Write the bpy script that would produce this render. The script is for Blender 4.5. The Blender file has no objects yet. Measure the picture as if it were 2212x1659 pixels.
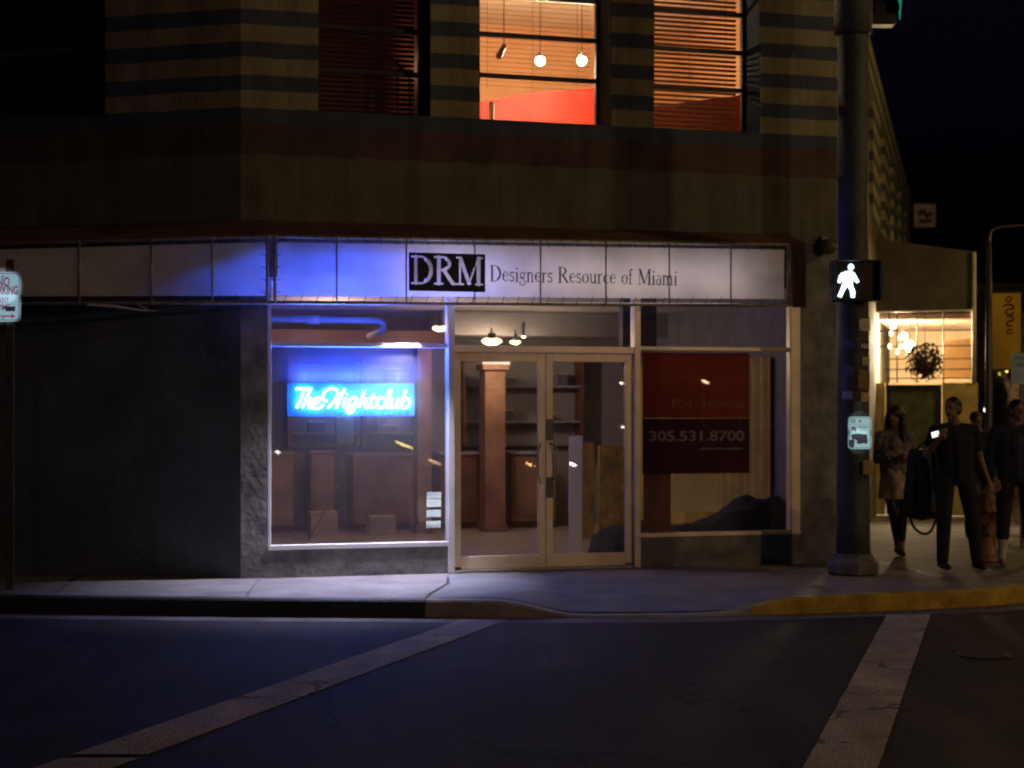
import bpy, bmesh, math, random
from mathutils import Vector, Matrix
random.seed(7)
scene = bpy.context.scene
COL = scene.collection
# ------------------------------------------------------------ camera
FPX, CXP, HOR, ZC = 3480.0, 1106.0, 880.0, 1.67
cam_d = bpy.data.cameras.new('camera'); cam = bpy.data.objects.new('camera', cam_d); COL.objects.link(cam)
cam.location = (0, 0, ZC); cam.rotation_euler = (math.radians(90), 0, 0)
cam_d.sensor_width = 36; cam_d.lens = 36 * FPX / 2212
cam_d.shift_y = (HOR - 829.5) / 2212
cam_d.clip_start = 0.1; cam_d.clip_end = 500
cam_d.dof.use_dof = True; cam_d.dof.focus_distance = 9.5; cam_d.dof.aperture_fstop = 2.5
scene.camera = cam
# ------------------------------------------------------------ world: night sky
w = bpy.data.worlds.new('World'); scene.world = w; w.use_nodes = True
nt = w.node_tree
bg = nt.nodes['Background']
sky = nt.nodes.new('ShaderNodeTexSky'); sky.sky_type = 'NISHITA'; sky.sun_disc = False
sky.sun_elevation = math.radians(-3); sky.sun_rotation = math.radians(200)
bw = nt.nodes.new('ShaderNodeRGBToBW'); nt.links.new(sky.outputs[0], bw.inputs[0])
tn = nt.nodes.new('ShaderNodeMix'); tn.data_type = 'RGBA'; tn.blend_type = 'MULTIPLY'; tn.inputs[0].default_value = 1
nt.links.new(bw.outputs[0], tn.inputs[6]); tn.inputs[7].default_value = (.30, .30, 1.0, 1)
nt.links.new(tn.outputs[2], bg.inputs[0]); bg.inputs[1].default_value = 0.06
scene.view_settings.view_transform = 'Standard'; scene.view_settings.look = 'None'
scene.view_settings.exposure = 0.0; scene.view_settings.gamma = 1.0
# ------------------------------------------------------------ street lights (outside the picture)
def lamp(name, kind, loc, power, color, size=0.1, target=None, angle=None, blend=0.3, parent=None):
    d = bpy.data.lights.new(name, kind); d.energy = power; d.color = color
    if kind == 'AREA': d.size = size
    else: d.shadow_soft_size = size
    if kind == 'SPOT': d.spot_size = angle; d.spot_blend = blend
    o = bpy.data.objects.new(name, d); COL.objects.link(o); o.location = loc
    if target is not None:
        o.rotation_euler = (Vector(target) - Vector(loc)).to_track_quat('-Z', 'Y').to_euler()
    if parent is not None: o.parent = parent
    return o
SODIUM = (1.0, 0.67, 0.30)
lamp('street_light_right', 'POINT', (15.8, 12.7, 7.8), 860, SODIUM, 0.18)
lamp('street_light_far', 'POINT', (9.3, 22.6, 4.2), 150, (1.0, .62, .15), 0.15)
lamp('street_light_near', 'POINT', (-1.5, -7.0, 9.0), 115, (1.0, .76, .72), 0.3)
lamp('street_light_road', 'POINT', (12.5, 1.5, 4.6), 900, (1.0, .62, .33), 0.3)

# ------------------------------------------------------------ frames of the building
A = math.atan2(3480.0, 12394.0)
D = Vector((math.cos(A), math.sin(A))); N = Vector((math.sin(A), -math.cos(A)))
C0 = Vector((-2.645, 15.71))
def F(s, n, z):                       # shop front (the cut corner): along, out, up
    p = C0 + s * D + n * N; return Vector((p.x, p.y, z))
LD = Vector((-math.cos(A), math.sin(A))); LN = Vector((-math.sin(A), -math.cos(A)))
def L(t, m, z):                       # wall on the left street
    p = C0 + t * LD + m * LN; return Vector((p.x, p.y, z))
SR = 6.40
K0 = C0 + SR * D
RD = Vector((math.sin(A), math.cos(A))); RN = Vector((math.cos(A), -math.sin(A)))
def R(t, m, z):                       # wall on the right street
    p = K0 + t * RD + m * RN; return Vector((p.x, p.y, z))
def WORLD(x, y, z): return Vector((x, y, z))
def S(px, n=0.0):
    k = (px - CXP) / FPX; P = C0 + n * N
    return (k * P.y - P.x) / (D.x - k * D.y)
def ZF(py, s, n=0.0): return ZC + (HOR - py) * (C0 + s * D + n * N).y / FPX
def AT(px, py, Y): return Vector(((px - CXP) / FPX * Y, Y, ZC + (HOR - py) / FPX * Y))
def GX(px, Y): return (px - CXP) / FPX * Y

# ------------------------------------------------------------ mesh helpers
class MB:
    def __init__(self): self.v = []; self.f = []; self.m = []
    def add(self, vs, fs, mi=0):
        b = len(self.v); self.v += [Vector(p) for p in vs]
        for f in fs: self.f.append([b + i for i in f]); self.m.append(mi)
        return self
    def box(self, a0, a1, b0, b1, c0, c1, T=WORLD, mi=0):
        vs = [T(a, b, c) for a in (a0, a1) for b in (b0, b1) for c in (c0, c1)]
        return self.add(vs, [(0,1,3,2),(4,6,7,5),(0,4,5,1),(2,3,7,6),(0,2,6,4),(1,5,7,3)], mi)
    def tube(self, pts, r, seg=8, mi=0, closed=False):
        pts = [Vector(p) for p in pts]; n = len(pts)
        rs = r if isinstance(r, (list, tuple)) else [r] * n
        vs = []; fs = []; prev = None
        for i, p in enumerate(pts):
            d = (pts[min(i+1, n-1)] - pts[max(i-1, 0)])
            if d.length < 1e-9: d = Vector((0, 0, 1))
            d.normalize()
            if prev is None:
                a = d.cross(Vector((0, 0, 1)))
                if a.length < .1: a = d.cross(Vector((1, 0, 0)))
            else: a = prev - d * prev.dot(d)
            a.normalize(); prev = a; b = d.cross(a)
            for k in range(seg):
                t = 2*math.pi*k/seg
                vs.append(p + rs[i]*(math.cos(t)*a + math.sin(t)*b))
        for i in range(n-1):
            for k in range(seg):
                k2 = (k+1) % seg
                fs.append((i*seg+k, i*seg+k2, (i+1)*seg+k2, (i+1)*seg+k))
        fs.append(tuple(range(seg))[::-1]); fs.append(tuple((n-1)*seg+k for k in range(seg)))
        return self.add(vs, fs, mi)
    def lathe(self, prof, c=(0,0,0), seg=20, mi=0, sq=1.0):
        vs = []; fs = []; c = Vector(c)
        for (r, z) in prof:
            for k in range(seg):
                t = 2*math.pi*k/seg; vs.append(c + Vector((r*math.cos(t), r*sq*math.sin(t), z)))
        for i in range(len(prof)-1):
            for k in range(seg):
                k2 = (k+1) % seg; fs.append((i*seg+k, i*seg+k2, (i+1)*seg+k2, (i+1)*seg+k))
        fs.append(tuple(range(seg))[::-1]); fs.append(tuple((len(prof)-1)*seg+k for k in range(seg)))
        return self.add(vs, fs, mi)
    def ell(self, c, r, rot=None, seg=16, rings=10, mi=0):
        c = Vector(c); vs = []; fs = []
        M = rot.to_matrix() if rot is not None else Matrix.Identity(3)
        for i in range(rings+1):
            ph = math.pi*i/rings
            for k in range(seg):
                t = 2*math.pi*k/seg
                vs.append(c + M @ Vector((r[0]*math.sin(ph)*math.cos(t), r[1]*math.sin(ph)*math.sin(t), r[2]*math.cos(ph))))
        for i in range(rings):
            for k in range(seg):
                k2 = (k+1) % seg; fs.append((i*seg+k, (i+1)*seg+k, (i+1)*seg+k2, i*seg+k2))
        return self.add(vs, fs, mi)
    def cap(self, p0, r0, p1, r1, seg=12, mi=0):
        p0 = Vector(p0); p1 = Vector(p1); d = (p1-p0); ln = d.length; d.normalize(); pts = []; rs = []
        for q in (-1, -.8, -.5, 0):
            pts.append(p0 + d*q*r0); rs.append(max(r0*math.sqrt(max(0, 1-q*q)), .0008))
        for q in (0, .5, .8, 1):
            pts.append(p1 + d*q*r1); rs.append(max(r1*math.sqrt(max(0, 1-q*q)), .0008))
        return self.tube(pts, rs, seg, mi)
    def prism(self, poly, T, n0, n1, mi=0):      # polygon (a,c) extruded between n0 and n1 in frame T(a,n,c)
        k = len(poly); vs = [T(a, n0, c) for a, c in poly] + [T(a, n1, c) for a, c in poly]
        fs = [tuple(range(k)), tuple(range(k, 2*k))[::-1]] + [(i, i+k, (i+1) % k + k, (i+1) % k) for i in range(k)]
        return self.add(vs, fs, mi)
    def build(self, name, mats, parent=None, smooth=False, bevel=0):
        me = bpy.data.meshes.new(name); 
        if parent is not None: off = parent.matrix_basis.translation
        else: off = Vector((0, 0, 0))
        me.from_pydata([tuple(p - off) for p in self.v], [], self.f); me.validate()
        bm = bmesh.new(); bm.from_mesh(me); bmesh.ops.remove_doubles(bm, verts=bm.verts, dist=1e-6) if smooth else None
        bmesh.ops.recalc_face_normals(bm, faces=bm.faces); bm.to_mesh(me); bm.free()
        if not isinstance(mats, (list, tuple)): mats = [mats]
        for m in mats: me.materials.append(m)
        if len(mats) > 1 and len(me.polygons) == len(self.m):
            for p, mi in zip(me.polygons, self.m): p.material_index = mi
        if smooth:
            for p in me.polygons: p.use_smooth = True
        o = bpy.data.objects.new(name, me); COL.objects.link(o)
        if parent is not None: o.parent = parent
        if bevel:
            b = o.modifiers.new('bevel', 'BEVEL'); b.width = bevel; b.segments = 2; b.limit_method = 'ANGLE'
        return o
def root(name, loc, label, cat, group=None):
    o = bpy.data.objects.new(name, None); COL.objects.link(o); o.location = loc; o.empty_display_size = .2
    o['label'] = label; o['category'] = cat
    if group: o['group'] = group
    return o
def tag(o, label, cat, group=None):
    o['label'] = label; o['category'] = cat
    if group: o['group'] = group
    return o
def struct(o, label=None):
    o['kind'] = 'structure'
    if label: o['label'] = label
    return o
def sub(o, parent):                   # hang a part built with world offsets below another part
    return o
def textmesh(txt, size, T, s0, z0, n, name, m, parent=None, width=None, depth=.002, weight=0.0, xs=1.0):
    cu = bpy.data.curves.new('tmp', 'FONT'); cu.body = txt; cu.size = size; cu.extrude = depth; cu.offset = weight
    o = bpy.data.objects.new('tmp', cu); COL.objects.link(o)
    bpy.context.view_layer.update()
    dg = bpy.context.evaluated_depsgraph_get()
    me = bpy.data.meshes.new_from_object(o.evaluated_get(dg))
    mb = MB(); xsx = xs
    if width is not None:
        mx = max(v.co.x for v in me.vertices); mn = min(v.co.x for v in me.vertices); xsx = width/(mx-mn)
    mb.add([T(s0 + v.co.x*xsx, n + v.co.z, z0 + v.co.y) for v in me.vertices], [tuple(p.vertices) for p in me.polygons])
    bpy.data.objects.remove(o); bpy.data.curves.remove(cu)
    return mb.build(name, m, parent)

# ------------------------------------------------------------ materials
def mat(name, color, rough=.7, var=.15, scale=6.0, bump=0.0, bscale=40.0, metal=0.0, color2=None, spec=.4):
    m = bpy.data.materials.new(name); m.use_nodes = True; t = m.node_tree; b = t.nodes['Principled BSDF']
    b.inputs['Roughness'].default_value = rough; b.inputs['Metallic'].default_value = metal
    b.inputs['Specular IOR Level'].default_value = spec
    g = t.nodes.new('ShaderNodeNewGeometry')
    nz = t.nodes.new('ShaderNodeTexNoise'); nz.inputs['Scale'].default_value = scale; nz.inputs['Detail'].default_value = 6
    t.links.new(g.outputs['Position'], nz.inputs['Vector'])
    r = t.nodes.new('ShaderNodeValToRGB')
    c2 = color2 or tuple(c*(1-var*2) for c in color); c1 = tuple(min(1, c*(1+var)) for c in color)
    r.color_ramp.elements[0].color = (*c2, 1); r.color_ramp.elements[1].color = (*c1, 1)
    r.color_ramp.elements[0].position = .3; r.color_ramp.elements[1].position = .7
    t.links.new(nz.outputs['Fac'], r.inputs['Fac']); t.links.new(r.outputs[0], b.inputs['Base Color'])
    if bump:
        n2 = t.nodes.new('ShaderNodeTexNoise'); n2.inputs['Scale'].default_value = bscale; n2.inputs['Detail'].default_value = 8
        t.links.new(g.outputs['Position'], n2.inputs['Vector'])
        bp = t.nodes.new('ShaderNodeBump'); bp.inputs['Strength'].default_value = bump; bp.inputs['Distance'].default_value = .03
        t.links.new(n2.outputs['Fac'], bp.inputs['Height']); t.links.new(bp.outputs[0], b.inputs['Normal'])
    return m
def emat(name, color, strength):
    m = bpy.data.materials.new(name); m.use_nodes = True; t = m.node_tree; b = t.nodes['Principled BSDF']
    b.inputs['Base Color'].default_value = (*[min(1, c*.5) for c in color], 1)
    b.inputs['Emission Color'].default_value = (*color, 1); b.inputs['Emission Strength'].default_value = strength
    return m
def glass(name, dirt_haze=.02, tint=(1, 1, 1), refl=1.0, rough=.0):
    m = bpy.data.materials.new(name); m.use_nodes = True; t = m.node_tree; t.nodes.clear()
    out = t.nodes.new('ShaderNodeOutputMaterial')
    tr = t.nodes.new('ShaderNodeBsdfTransparent'); tr.inputs[0].default_value = (*tint, 1)
    gl = t.nodes.new('ShaderNodeBsdfGlossy'); gl.inputs['Roughness'].default_value = rough
    fr = t.nodes.new('ShaderNodeLayerWeight'); fr.inputs['Blend'].default_value = .5
    pw = t.nodes.new('ShaderNodeMath'); pw.operation = 'POWER'; pw.inputs[1].default_value = 5; t.links.new(fr.outputs['Facing'], pw.inputs[0])
    ml = t.nodes.new('ShaderNodeMath'); ml.operation = 'MULTIPLY_ADD'; ml.inputs[1].default_value = .9*refl; ml.inputs[2].default_value = .075*refl
    t.links.new(pw.outputs[0], ml.inputs[0])
    mx = t.nodes.new('ShaderNodeMixShader'); t.links.new(ml.outputs[0], mx.inputs[0])
    t.links.new(tr.outputs[0], mx.inputs[1]); t.links.new(gl.outputs[0], mx.inputs[2])
    tl = t.nodes.new('ShaderNodeBsdfTranslucent'); tl.inputs[0].default_value = (.8, .8, .85, 1)
    df = t.nodes.new('ShaderNodeBsdfDiffuse'); df.inputs[0].default_value = (.8, .8, .85, 1)
    ad = t.nodes.new('ShaderNodeMixShader'); t.links.new(tl.outputs[0], ad.inputs[1]); t.links.new(df.outputs[0], ad.inputs[2])
    nz = t.nodes.new('ShaderNodeTexNoise'); nz.inputs['Scale'].default_value = 4; nz.inputs['Detail'].default_value = 5
    g = t.nodes.new('ShaderNodeNewGeometry'); t.links.new(g.outputs['Position'], nz.inputs['Vector'])
    mr = t.nodes.new('ShaderNodeMapRange'); mr.inputs['To Min'].default_value = dirt_haze*.5; mr.inputs['To Max'].default_value = dirt_haze*1.5
    t.links.new(nz.outputs['Fac'], mr.inputs['Value'])
    m2 = t.nodes.new('ShaderNodeMixShader'); t.links.new(mr.outputs[0], m2.inputs[0])
    t.links.new(mx.outputs[0], m2.inputs[1]); t.links.new(ad.outputs[0], m2.inputs[2])
    t.links.new(m2.outputs[0], out.inputs[0])
    return m
def fabric_trans(name, color, trans=.5):
    m = bpy.data.materials.new(name); m.use_nodes = True; t = m.node_tree; t.nodes.clear()
    out = t.nodes.new('ShaderNodeOutputMaterial')
    tl = t.nodes.new('ShaderNodeBsdfTranslucent'); df = t.nodes.new('ShaderNodeBsdfDiffuse')
    nz = t.nodes.new('ShaderNodeTexNoise'); nz.inputs['Scale'].default_value = 2.2; nz.inputs['Detail'].default_value = 6
    g = t.nodes.new('ShaderNodeNewGeometry'); t.links.new(g.outputs['Position'], nz.inputs['Vector'])
    r = t.nodes.new('ShaderNodeValToRGB'); r.color_ramp.elements[0].color = (*[c*.72 for c in color], 1); r.color_ramp.elements[1].color = (*color, 1)
    r.color_ramp.elements[0].position = .3; r.color_ramp.elements[1].position = .65
    t.links.new(nz.outputs['Fac'], r.inputs[0]); t.links.new(r.outputs[0], tl.inputs[0]); t.links.new(r.outputs[0], df.inputs[0])
    mx = t.nodes.new('ShaderNodeMixShader'); mx.inputs[0].default_value = trans
    t.links.new(df.outputs[0], mx.inputs[1]); t.links.new(tl.outputs[0], mx.inputs[2]); t.links.new(mx.outputs[0], out.inputs[0])
    return m
def striped_wall(name, axis):
    """painted stucco: cream and navy bands, a red-brown band with a scalloped hem, beige below"""
    m = bpy.data.materials.new(name); m.use_nodes = True; t = m.node_tree; b = t.nodes['Principled BSDF']
    b.inputs['Roughness'].default_value = .85; b.inputs['Specular IOR Level'].default_value = .2
    g = t.nodes.new('ShaderNodeNewGeometry'); sp = t.nodes.new('ShaderNodeSeparateXYZ'); t.links.new(g.outputs['Position'], sp.inputs[0])
    def math_(op, a, bb=None, c=None):
        n = t.nodes.new('ShaderNodeMath'); n.operation = op
        for i, q in enumerate((a, bb, c)):
            if q is None: continue
            if isinstance(q, (int, float)): n.inputs[i].default_value = q
            else: t.links.new(q, n.inputs[i])
        return n.outputs[0]
    z = sp.outputs[2]
    dt = t.nodes.new('ShaderNodeVectorMath'); dt.operation = 'DOT_PRODUCT'; t.links.new(g.outputs['Position'], dt.inputs[0]); dt.inputs[1].default_value = (axis.x, axis.y, 0)
    s = dt.outputs['Value']
    nz = t.nodes.new('ShaderNodeTexNoise'); nz.inputs['Scale'].default_value = 3; nz.inputs['Detail'].default_value = 7; t.links.new(g.outputs['Position'], nz.inputs['Vector'])
    wob = math_('MULTIPLY', math_('SUBTRACT', nz.outputs['Fac'], .5), .03)
    zz = math_('ADD', z, wob)
    st = math_('LESS_THAN', math_('MODULO', math_('SUBTRACT', zz, 4.598), .323), .172)
    up = math_('GREATER_THAN', zz, 4.6)
    stripe = math_('MULTIPLY', st, up)
    scal = math_('MULTIPLY', math_('ABSOLUTE', math_('SINE', math_('MULTIPLY', s, 6.4))), .022)
    brown = math_('MULTIPLY', math_('GREATER_THAN', math_('ADD', zz, scal), 4.16), math_('LESS_THAN', zz, 4.45))
    beige = math_('LESS_THAN', math_('ADD', zz, scal), 4.16)
    def mix(fac, c1, c2):
        n = t.nodes.new('ShaderNodeMix'); n.data_type = 'RGBA'
        t.links.new(fac, n.inputs[0])
        for i, c in ((6, c1), (7, c2)):
            if isinstance(c, tuple): n.inputs[i].default_value = (*c, 1)
            else: t.links.new(c, n.inputs[i])
        return n.outputs[2]
    c = mix(stripe, (.085, .105, .14), (.33, .31, .17))
    c = mix(brown, c, (.12, .085, .075)); c = mix(beige, c, (.16, .158, .12))
    mp = t.nodes.new('ShaderNodeMapping'); mp.inputs['Scale'].default_value = (5, 5, .45); t.links.new(g.outputs['Position'], mp.inputs[0])
    n3 = t.nodes.new('ShaderNodeTexNoise'); n3.inputs['Scale'].default_value = 1.4; n3.inputs['Detail'].default_value = 5; t.links.new(mp.outputs[0], n3.inputs['Vector'])
    r3 = t.nodes.new('ShaderNodeValToRGB'); r3.color_ramp.elements[0].position = .36; r3.color_ramp.elements[0].color = (.80, .79, .77, 1); r3.color_ramp.elements[1].position = .56; t.links.new(n3.outputs['Fac'], r3.inputs[0])
    d3 = t.nodes.new('ShaderNodeMix'); d3.data_type = 'RGBA'; d3.blend_type = 'MULTIPLY'; d3.inputs[0].default_value = 1; t.links.new(c, d3.inputs[6]); t.links.new(r3.outputs[0], d3.inputs[7]); c = d3.outputs[2]
    dr = t.nodes.new('ShaderNodeMix'); dr.data_type = 'RGBA'; dr.blend_type = 'MULTIPLY'; dr.inputs[0].default_value = .75
    t.links.new(c, dr.inputs[6]); rr = t.nodes.new('ShaderNodeValToRGB')
    rr.color_ramp.elements[0].position = .3; rr.color_ramp.elements[0].color = (.55, .55, .55, 1); rr.color_ramp.elements[1].position = .7
    t.links.new(nz.outputs['Fac'], rr.inputs[0]); t.links.new(rr.outputs[0], dr.inputs[7]); t.links.new(dr.outputs[2], b.inputs['Base Color'])
    n2 = t.nodes.new('ShaderNodeTexNoise'); n2.inputs['Scale'].default_value = 25; n2.inputs['Detail'].default_value = 8; t.links.new(g.outputs['Position'], n2.inputs['Vector'])
    bp = t.nodes.new('ShaderNodeBump'); bp.inputs['Strength'].default_value = .5; bp.inputs['Distance'].default_value = .02
    t.links.new(n2.outputs['Fac'], bp.inputs['Height']); t.links.new(bp.outputs[0], b.inputs['Normal'])
    return m
M = {}
M['front_up'] = striped_wall('painted_stucco_front', D); M['left_up'] = striped_wall('painted_stucco_left', LD); M['right_up'] = striped_wall('painted_stucco_right', RD)
M['stucco'] = mat('rough_stucco', (.19, .195, .19), .75, .25, 5, .4, 14)
M['stucco_green'] = mat('stucco_green', (.17, .18, .15), .8, .2, 3, .6, 20)
M['leftwall'] = mat('dark_painted_wall', (.12, .14, .16), .7, .15, 2, .3, 12)
M['alu'] = mat('aluminium_frame', (.82, .69, .50), .38, .08, 4, spec=.5, metal=.15)
M['alu_white'] = mat('white_frame', (.75, .74, .74), .35, .05, 4)
M['darkframe'] = mat('dark_window_frame', (.05, .045, .045), .5, .1, 4)
M['glass'] = glass('shop_glass', .012); M['glass_hazed'] = glass('hazed_shop_glass', .07)  # left pane: extra diffuse haze put in for a halo round the neon
M['glass_up'] = glass('upstairs_glass', .01, refl=.5)
M['concrete'] = mat('sidewalk_concrete', (.205, .19, .185), .85, .16, 2.5, .35, 30)
M['ramp'] = mat('ramp_concrete', (.155, .16, .175), .8, .15, 3, .3, 30)
M['kerbstone'] = mat('kerb_concrete', (.28, .26, .24), .85, .2, 4, .4, 30)
M['kerb_dark'] = mat('dark_kerb', (.025, .022, .025), .7, .2, 5, .3, 30)  # darker tone for the left part of the kerb
M['yellow'] = mat('yellow_kerb_paint', (.42, .27, .03), .7, .25, 5, .4, 30)
def asphalt(name, base, paint=None):
    m = mat(name, base, .82, .22, 1.2, .8, 60); t = m.node_tree; b = t.nodes['Principled BSDF']; g = t.nodes.new('ShaderNodeNewGeometry')
    def mul(fac, c1, c2, kind='MULTIPLY'):
        n = t.nodes.new('ShaderNodeMix'); n.data_type = 'RGBA'; n.blend_type = kind; n.inputs[0].default_value = 1
        t.links.new(c1, n.inputs[6]); t.links.new(c2, n.inputs[7])
        if fac is not None: t.links.new(fac, n.inputs[0])
        return n.outputs[2]
    def ramp(src, p0, c0, p1, c1):
        r = t.nodes.new('ShaderNodeValToRGB'); r.color_ramp.elements[0].position = p0; r.color_ramp.elements[1].position = p1
        r.color_ramp.elements[0].color = (*c0, 1); r.color_ramp.elements[1].color = (*c1, 1); t.links.new(src, r.inputs[0]); return r.outputs[0]
    def noise(sc, det=4, stretch=None):
        n = t.nodes.new('ShaderNodeTexNoise'); n.inputs['Scale'].default_value = sc; n.inputs['Detail'].default_value = det
        if stretch:
            mp = t.nodes.new('ShaderNodeMapping'); mp.inputs['Scale'].default_value = stretch; mp.inputs['Rotation'].default_value = (0, 0, .3); t.links.new(g.outputs['Position'], mp.inputs[0]); t.links.new(mp.outputs[0], n.inputs['Vector'])
        else: t.links.new(g.outputs['Position'], n.inputs['Vector'])
        return n.outputs['Fac']
    c = b.inputs['Base Color'].links[0].from_socket
    c = mul(None, c, ramp(noise(120, 2), .35, (.45, .45, .45), .68, (1.7, 1.7, 1.7)))       # stones
    c = mul(None, c, ramp(noise(.55, 5), .38, (.62, .6, .6), .62, (1.25, 1.25, 1.22)))       # patches
    c = mul(None, c, ramp(noise(1.0, 3, (2.2, .12, 1)), .42, (.7, .7, .7), .6, (1.15, 1.15, 1.15)))  # tyre tracks
    v = t.nodes.new('ShaderNodeTexVoronoi'); v.feature = 'DISTANCE_TO_EDGE'; v.inputs['Scale'].default_value = .45
    dn = t.nodes.new('ShaderNodeVectorMath'); dn.operation = 'MULTIPLY_ADD'; nn = t.nodes.new('ShaderNodeTexNoise'); nn.inputs['Scale'].default_value = 2.5; nn.inputs['Detail'].default_value = 5
    t.links.new(g.outputs['Position'], nn.inputs['Vector']); t.links.new(nn.outputs['Color'], dn.inputs[0]); dn.inputs[1].default_value = (.7, .7, .7); t.links.new(g.outputs['Position'], dn.inputs[2]); t.links.new(dn.outputs[0], v.inputs['Vector'])
    crk = ramp(v.outputs['Distance'], .003, (.25, .25, .25), .012, (1, 1, 1)); c = mul(None, c, crk)
    if paint:
        pc = mat('tmp', paint, .7, .2, 3); bpy.data.materials.remove(pc)
        pr_ = ramp(noise(3.0, 6), .3, tuple(q*.62 for q in paint), .7, paint)
        pr_ = mul(None, pr_, ramp(noise(1.0, 3, (2.2, .12, 1)), .42, (.72, .72, .72), .6, (1.05, 1.05, 1.05)))
        wear = ramp(noise(22, 8),   .29, (0, 0, 0), .37, (1, 1, 1)); pr_ = mul(None, pr_, crk); c = mul(wear, c, pr_, 'MIX')
    t.links.new(c, b.inputs['Base Color']); return m
M['asphalt'] = asphalt('asphalt', (.036, .028, .026))
M['gutter'] = mat('gutter_concrete', (.12, .11, .11), .85, .2, 3, .3, 30)
M['paint'] = asphalt('road_paint', (.05, .045, .045), (.52, .47, .39))
M['banner'] = fabric_trans('white_banner_cloth', (.82, .80, .80), .5)
M['brown'] = mat('brown_canvas', (.14, .075, .045), .9, .2, 3, .2, 20)
M['pipe'] = mat('grey_pipe', (.35, .32, .30), .4, .15, 6, metal=.3)
M['black'] = mat('black_plastic', (.015, .015, .017), .5, .1)
M['navy'] = mat('navy_panel', (.012, .012, .025), .6, .1)
M['ink'] = mat('dark_lettering', (.05, .045, .06), .7, .05)
M['white'] = mat('white_paint', (.78, .78, .78), .6, .05)
M['silver_letter'] = fabric_trans('pale_lettering', (.8, .8, .82), .3)
M['wood'] = mat('orange_wood', (.25, .135, .085), .45, .2, 3, .1, 30)
M['wood_dark'] = mat('brown_wood', (.16, .065, .04), .5, .2, 3, .1, 30)
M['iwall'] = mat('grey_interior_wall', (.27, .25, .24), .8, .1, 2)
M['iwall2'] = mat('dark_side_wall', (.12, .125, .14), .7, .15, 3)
M['ifloor'] = mat('shop_floor', (.30, .24, .20), .35, .12, 2)
M['iceil'] = mat('shop_ceiling', (.45, .42, .42), .8, .08, 2)
M['metal_dark'] = mat('dark_metal', (.10, .10, .10), .45, .1, 5, metal=.6)

# ------------------------------------------------------------ ground
def lerp(a, b, t): return a + (b-a)*t
def catmull(P, k=8):
    P = [Vector(p) for p in P]; out = []
    for i in range(len(P)-1):
        p0 = P[max(i-1, 0)]; p1 = P[i]; p2 = P[i+1]; p3 = P[min(i+2, len(P)-1)]
        for j in range(k):
            t = j/k
            out.append(.5*((2*p1) + (-p0+p2)*t + (2*p0-5*p1+4*p2-p3)*t*t + (-p0+3*p1-3*p2+p3)*t**3))
    out.append(P[-1]); return out
struct(MB().add([(-150, -60, -.15), (150, -60, -.15), (150, 260, -.15), (-150, 260, -.15)], [(0,1,2,3)]).build('road', M['asphalt']))
kerb = catmull([(-30, 20.5), (-14, 16.2), (-8, 14.75), (-4.52, 14.23), (-2.6, 14.05), (-.75, 13.94), (.2, 13.90), (1.2, 13.92), (2.1, 14.08), (3.3, 14.38), (4.4, 14.75), (5.1, 15.3), (5.7, 16.1), (6.15, 17.3), (8.55, 25.8), (15.3, 49.9), (30, 102)], 10)
def smooth01(t): t = max(0, min(1, t)); return t*t*(3-2*t)
def ramp_w(x): return smooth01((x+.15)/.75) * (1-smooth01((x-1.75)/.9))
def gz(x, y, dist): return -.128*ramp_w(x)*max(0, 1-dist/1.5) if y < 18 else 0.0
nk = len(kerb)
def nrm(i):
    d = kerb[min(i+1, nk-1)] - kerb[max(i-1, 0)]; d.normalize(); return Vector((-d.y, d.x))
def strip(d0, d1, zf, rows=1):
    mb = MB(); vs = []; fs = []
    for i in range(nk):
        nn = nrm(i)
        for j in range(rows+1):
            dd = lerp(d0, d1, j/rows); p = kerb[i] + nn*dd; vs.append((p.x, p.y, zf(p.x, p.y, dd)))
    r = rows+1
    for i in range(nk-1):
        for j in range(rows): fs.append((i*r+j, (i+1)*r+j, (i+1)*r+j+1, i*r+j+1))
    mb.add(vs, fs); return mb
# kerb: face + top, yellow paint on its right part
def yel(x, y): return x > 2.05 and y < 16.4
mb = MB(); vs = []; fs = []; ms = []
for i in range(nk):
    nn = nrm(i); k = kerb[i]; a = k; b = k + nn*.02; c = k + nn*.16
    z = gz(k.x, k.y, 0)
    for p, zz in ((a, -.16), (a, z-.015), (b, z), (c, z)): vs.append((p.x, p.y, zz))
for i in range(nk-1):
    for j in range(3):
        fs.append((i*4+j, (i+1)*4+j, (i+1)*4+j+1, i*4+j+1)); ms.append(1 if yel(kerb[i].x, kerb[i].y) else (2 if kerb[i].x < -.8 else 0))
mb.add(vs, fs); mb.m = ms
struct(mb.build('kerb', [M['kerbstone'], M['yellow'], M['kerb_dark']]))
struct(strip(-.34, -.002, lambda x, y, d: -.146).build('gutter', M['gutter']))
# sidewalk: a strip along the kerb, then the paving behind it
sw = MB(); vs = []; fs = []; nr_ = 9
def depth(i):
    k = kerb[i]; return lerp(1.7, .5, smooth01((k.x-2.5)/1.2)) if k.x < 4.2 else .5
for i in range(nk):
    nn = nrm(i)
    for j in range(nr_+1):
        dd = lerp(.16, depth(i), j/nr_); p = kerb[i] + nn*dd; vs.append((p.x, p.y, gz(p.x, p.y, dd-.1)))
for i in range(nk-1):
    for j in range(nr_): fs.append((i*(nr_+1)+j, (i+1)*(nr_+1)+j, (i+1)*(nr_+1)+j+1, i*(nr_+1)+j+1))
b0 = len(vs); idx = [i for i in range(nk) if kerb[i].x < 2.6]
for i in idx:
    p = kerb[i] + nrm(i)*1.62; vs.append((p.x, p.y, -.006)); vs.append((p.x, p.y+6, -.006))
for a_ in range(len(idx)-1): q_ = b0+2*a_; fs.append((q_, q_+2, q_+3, q_+1))
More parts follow.
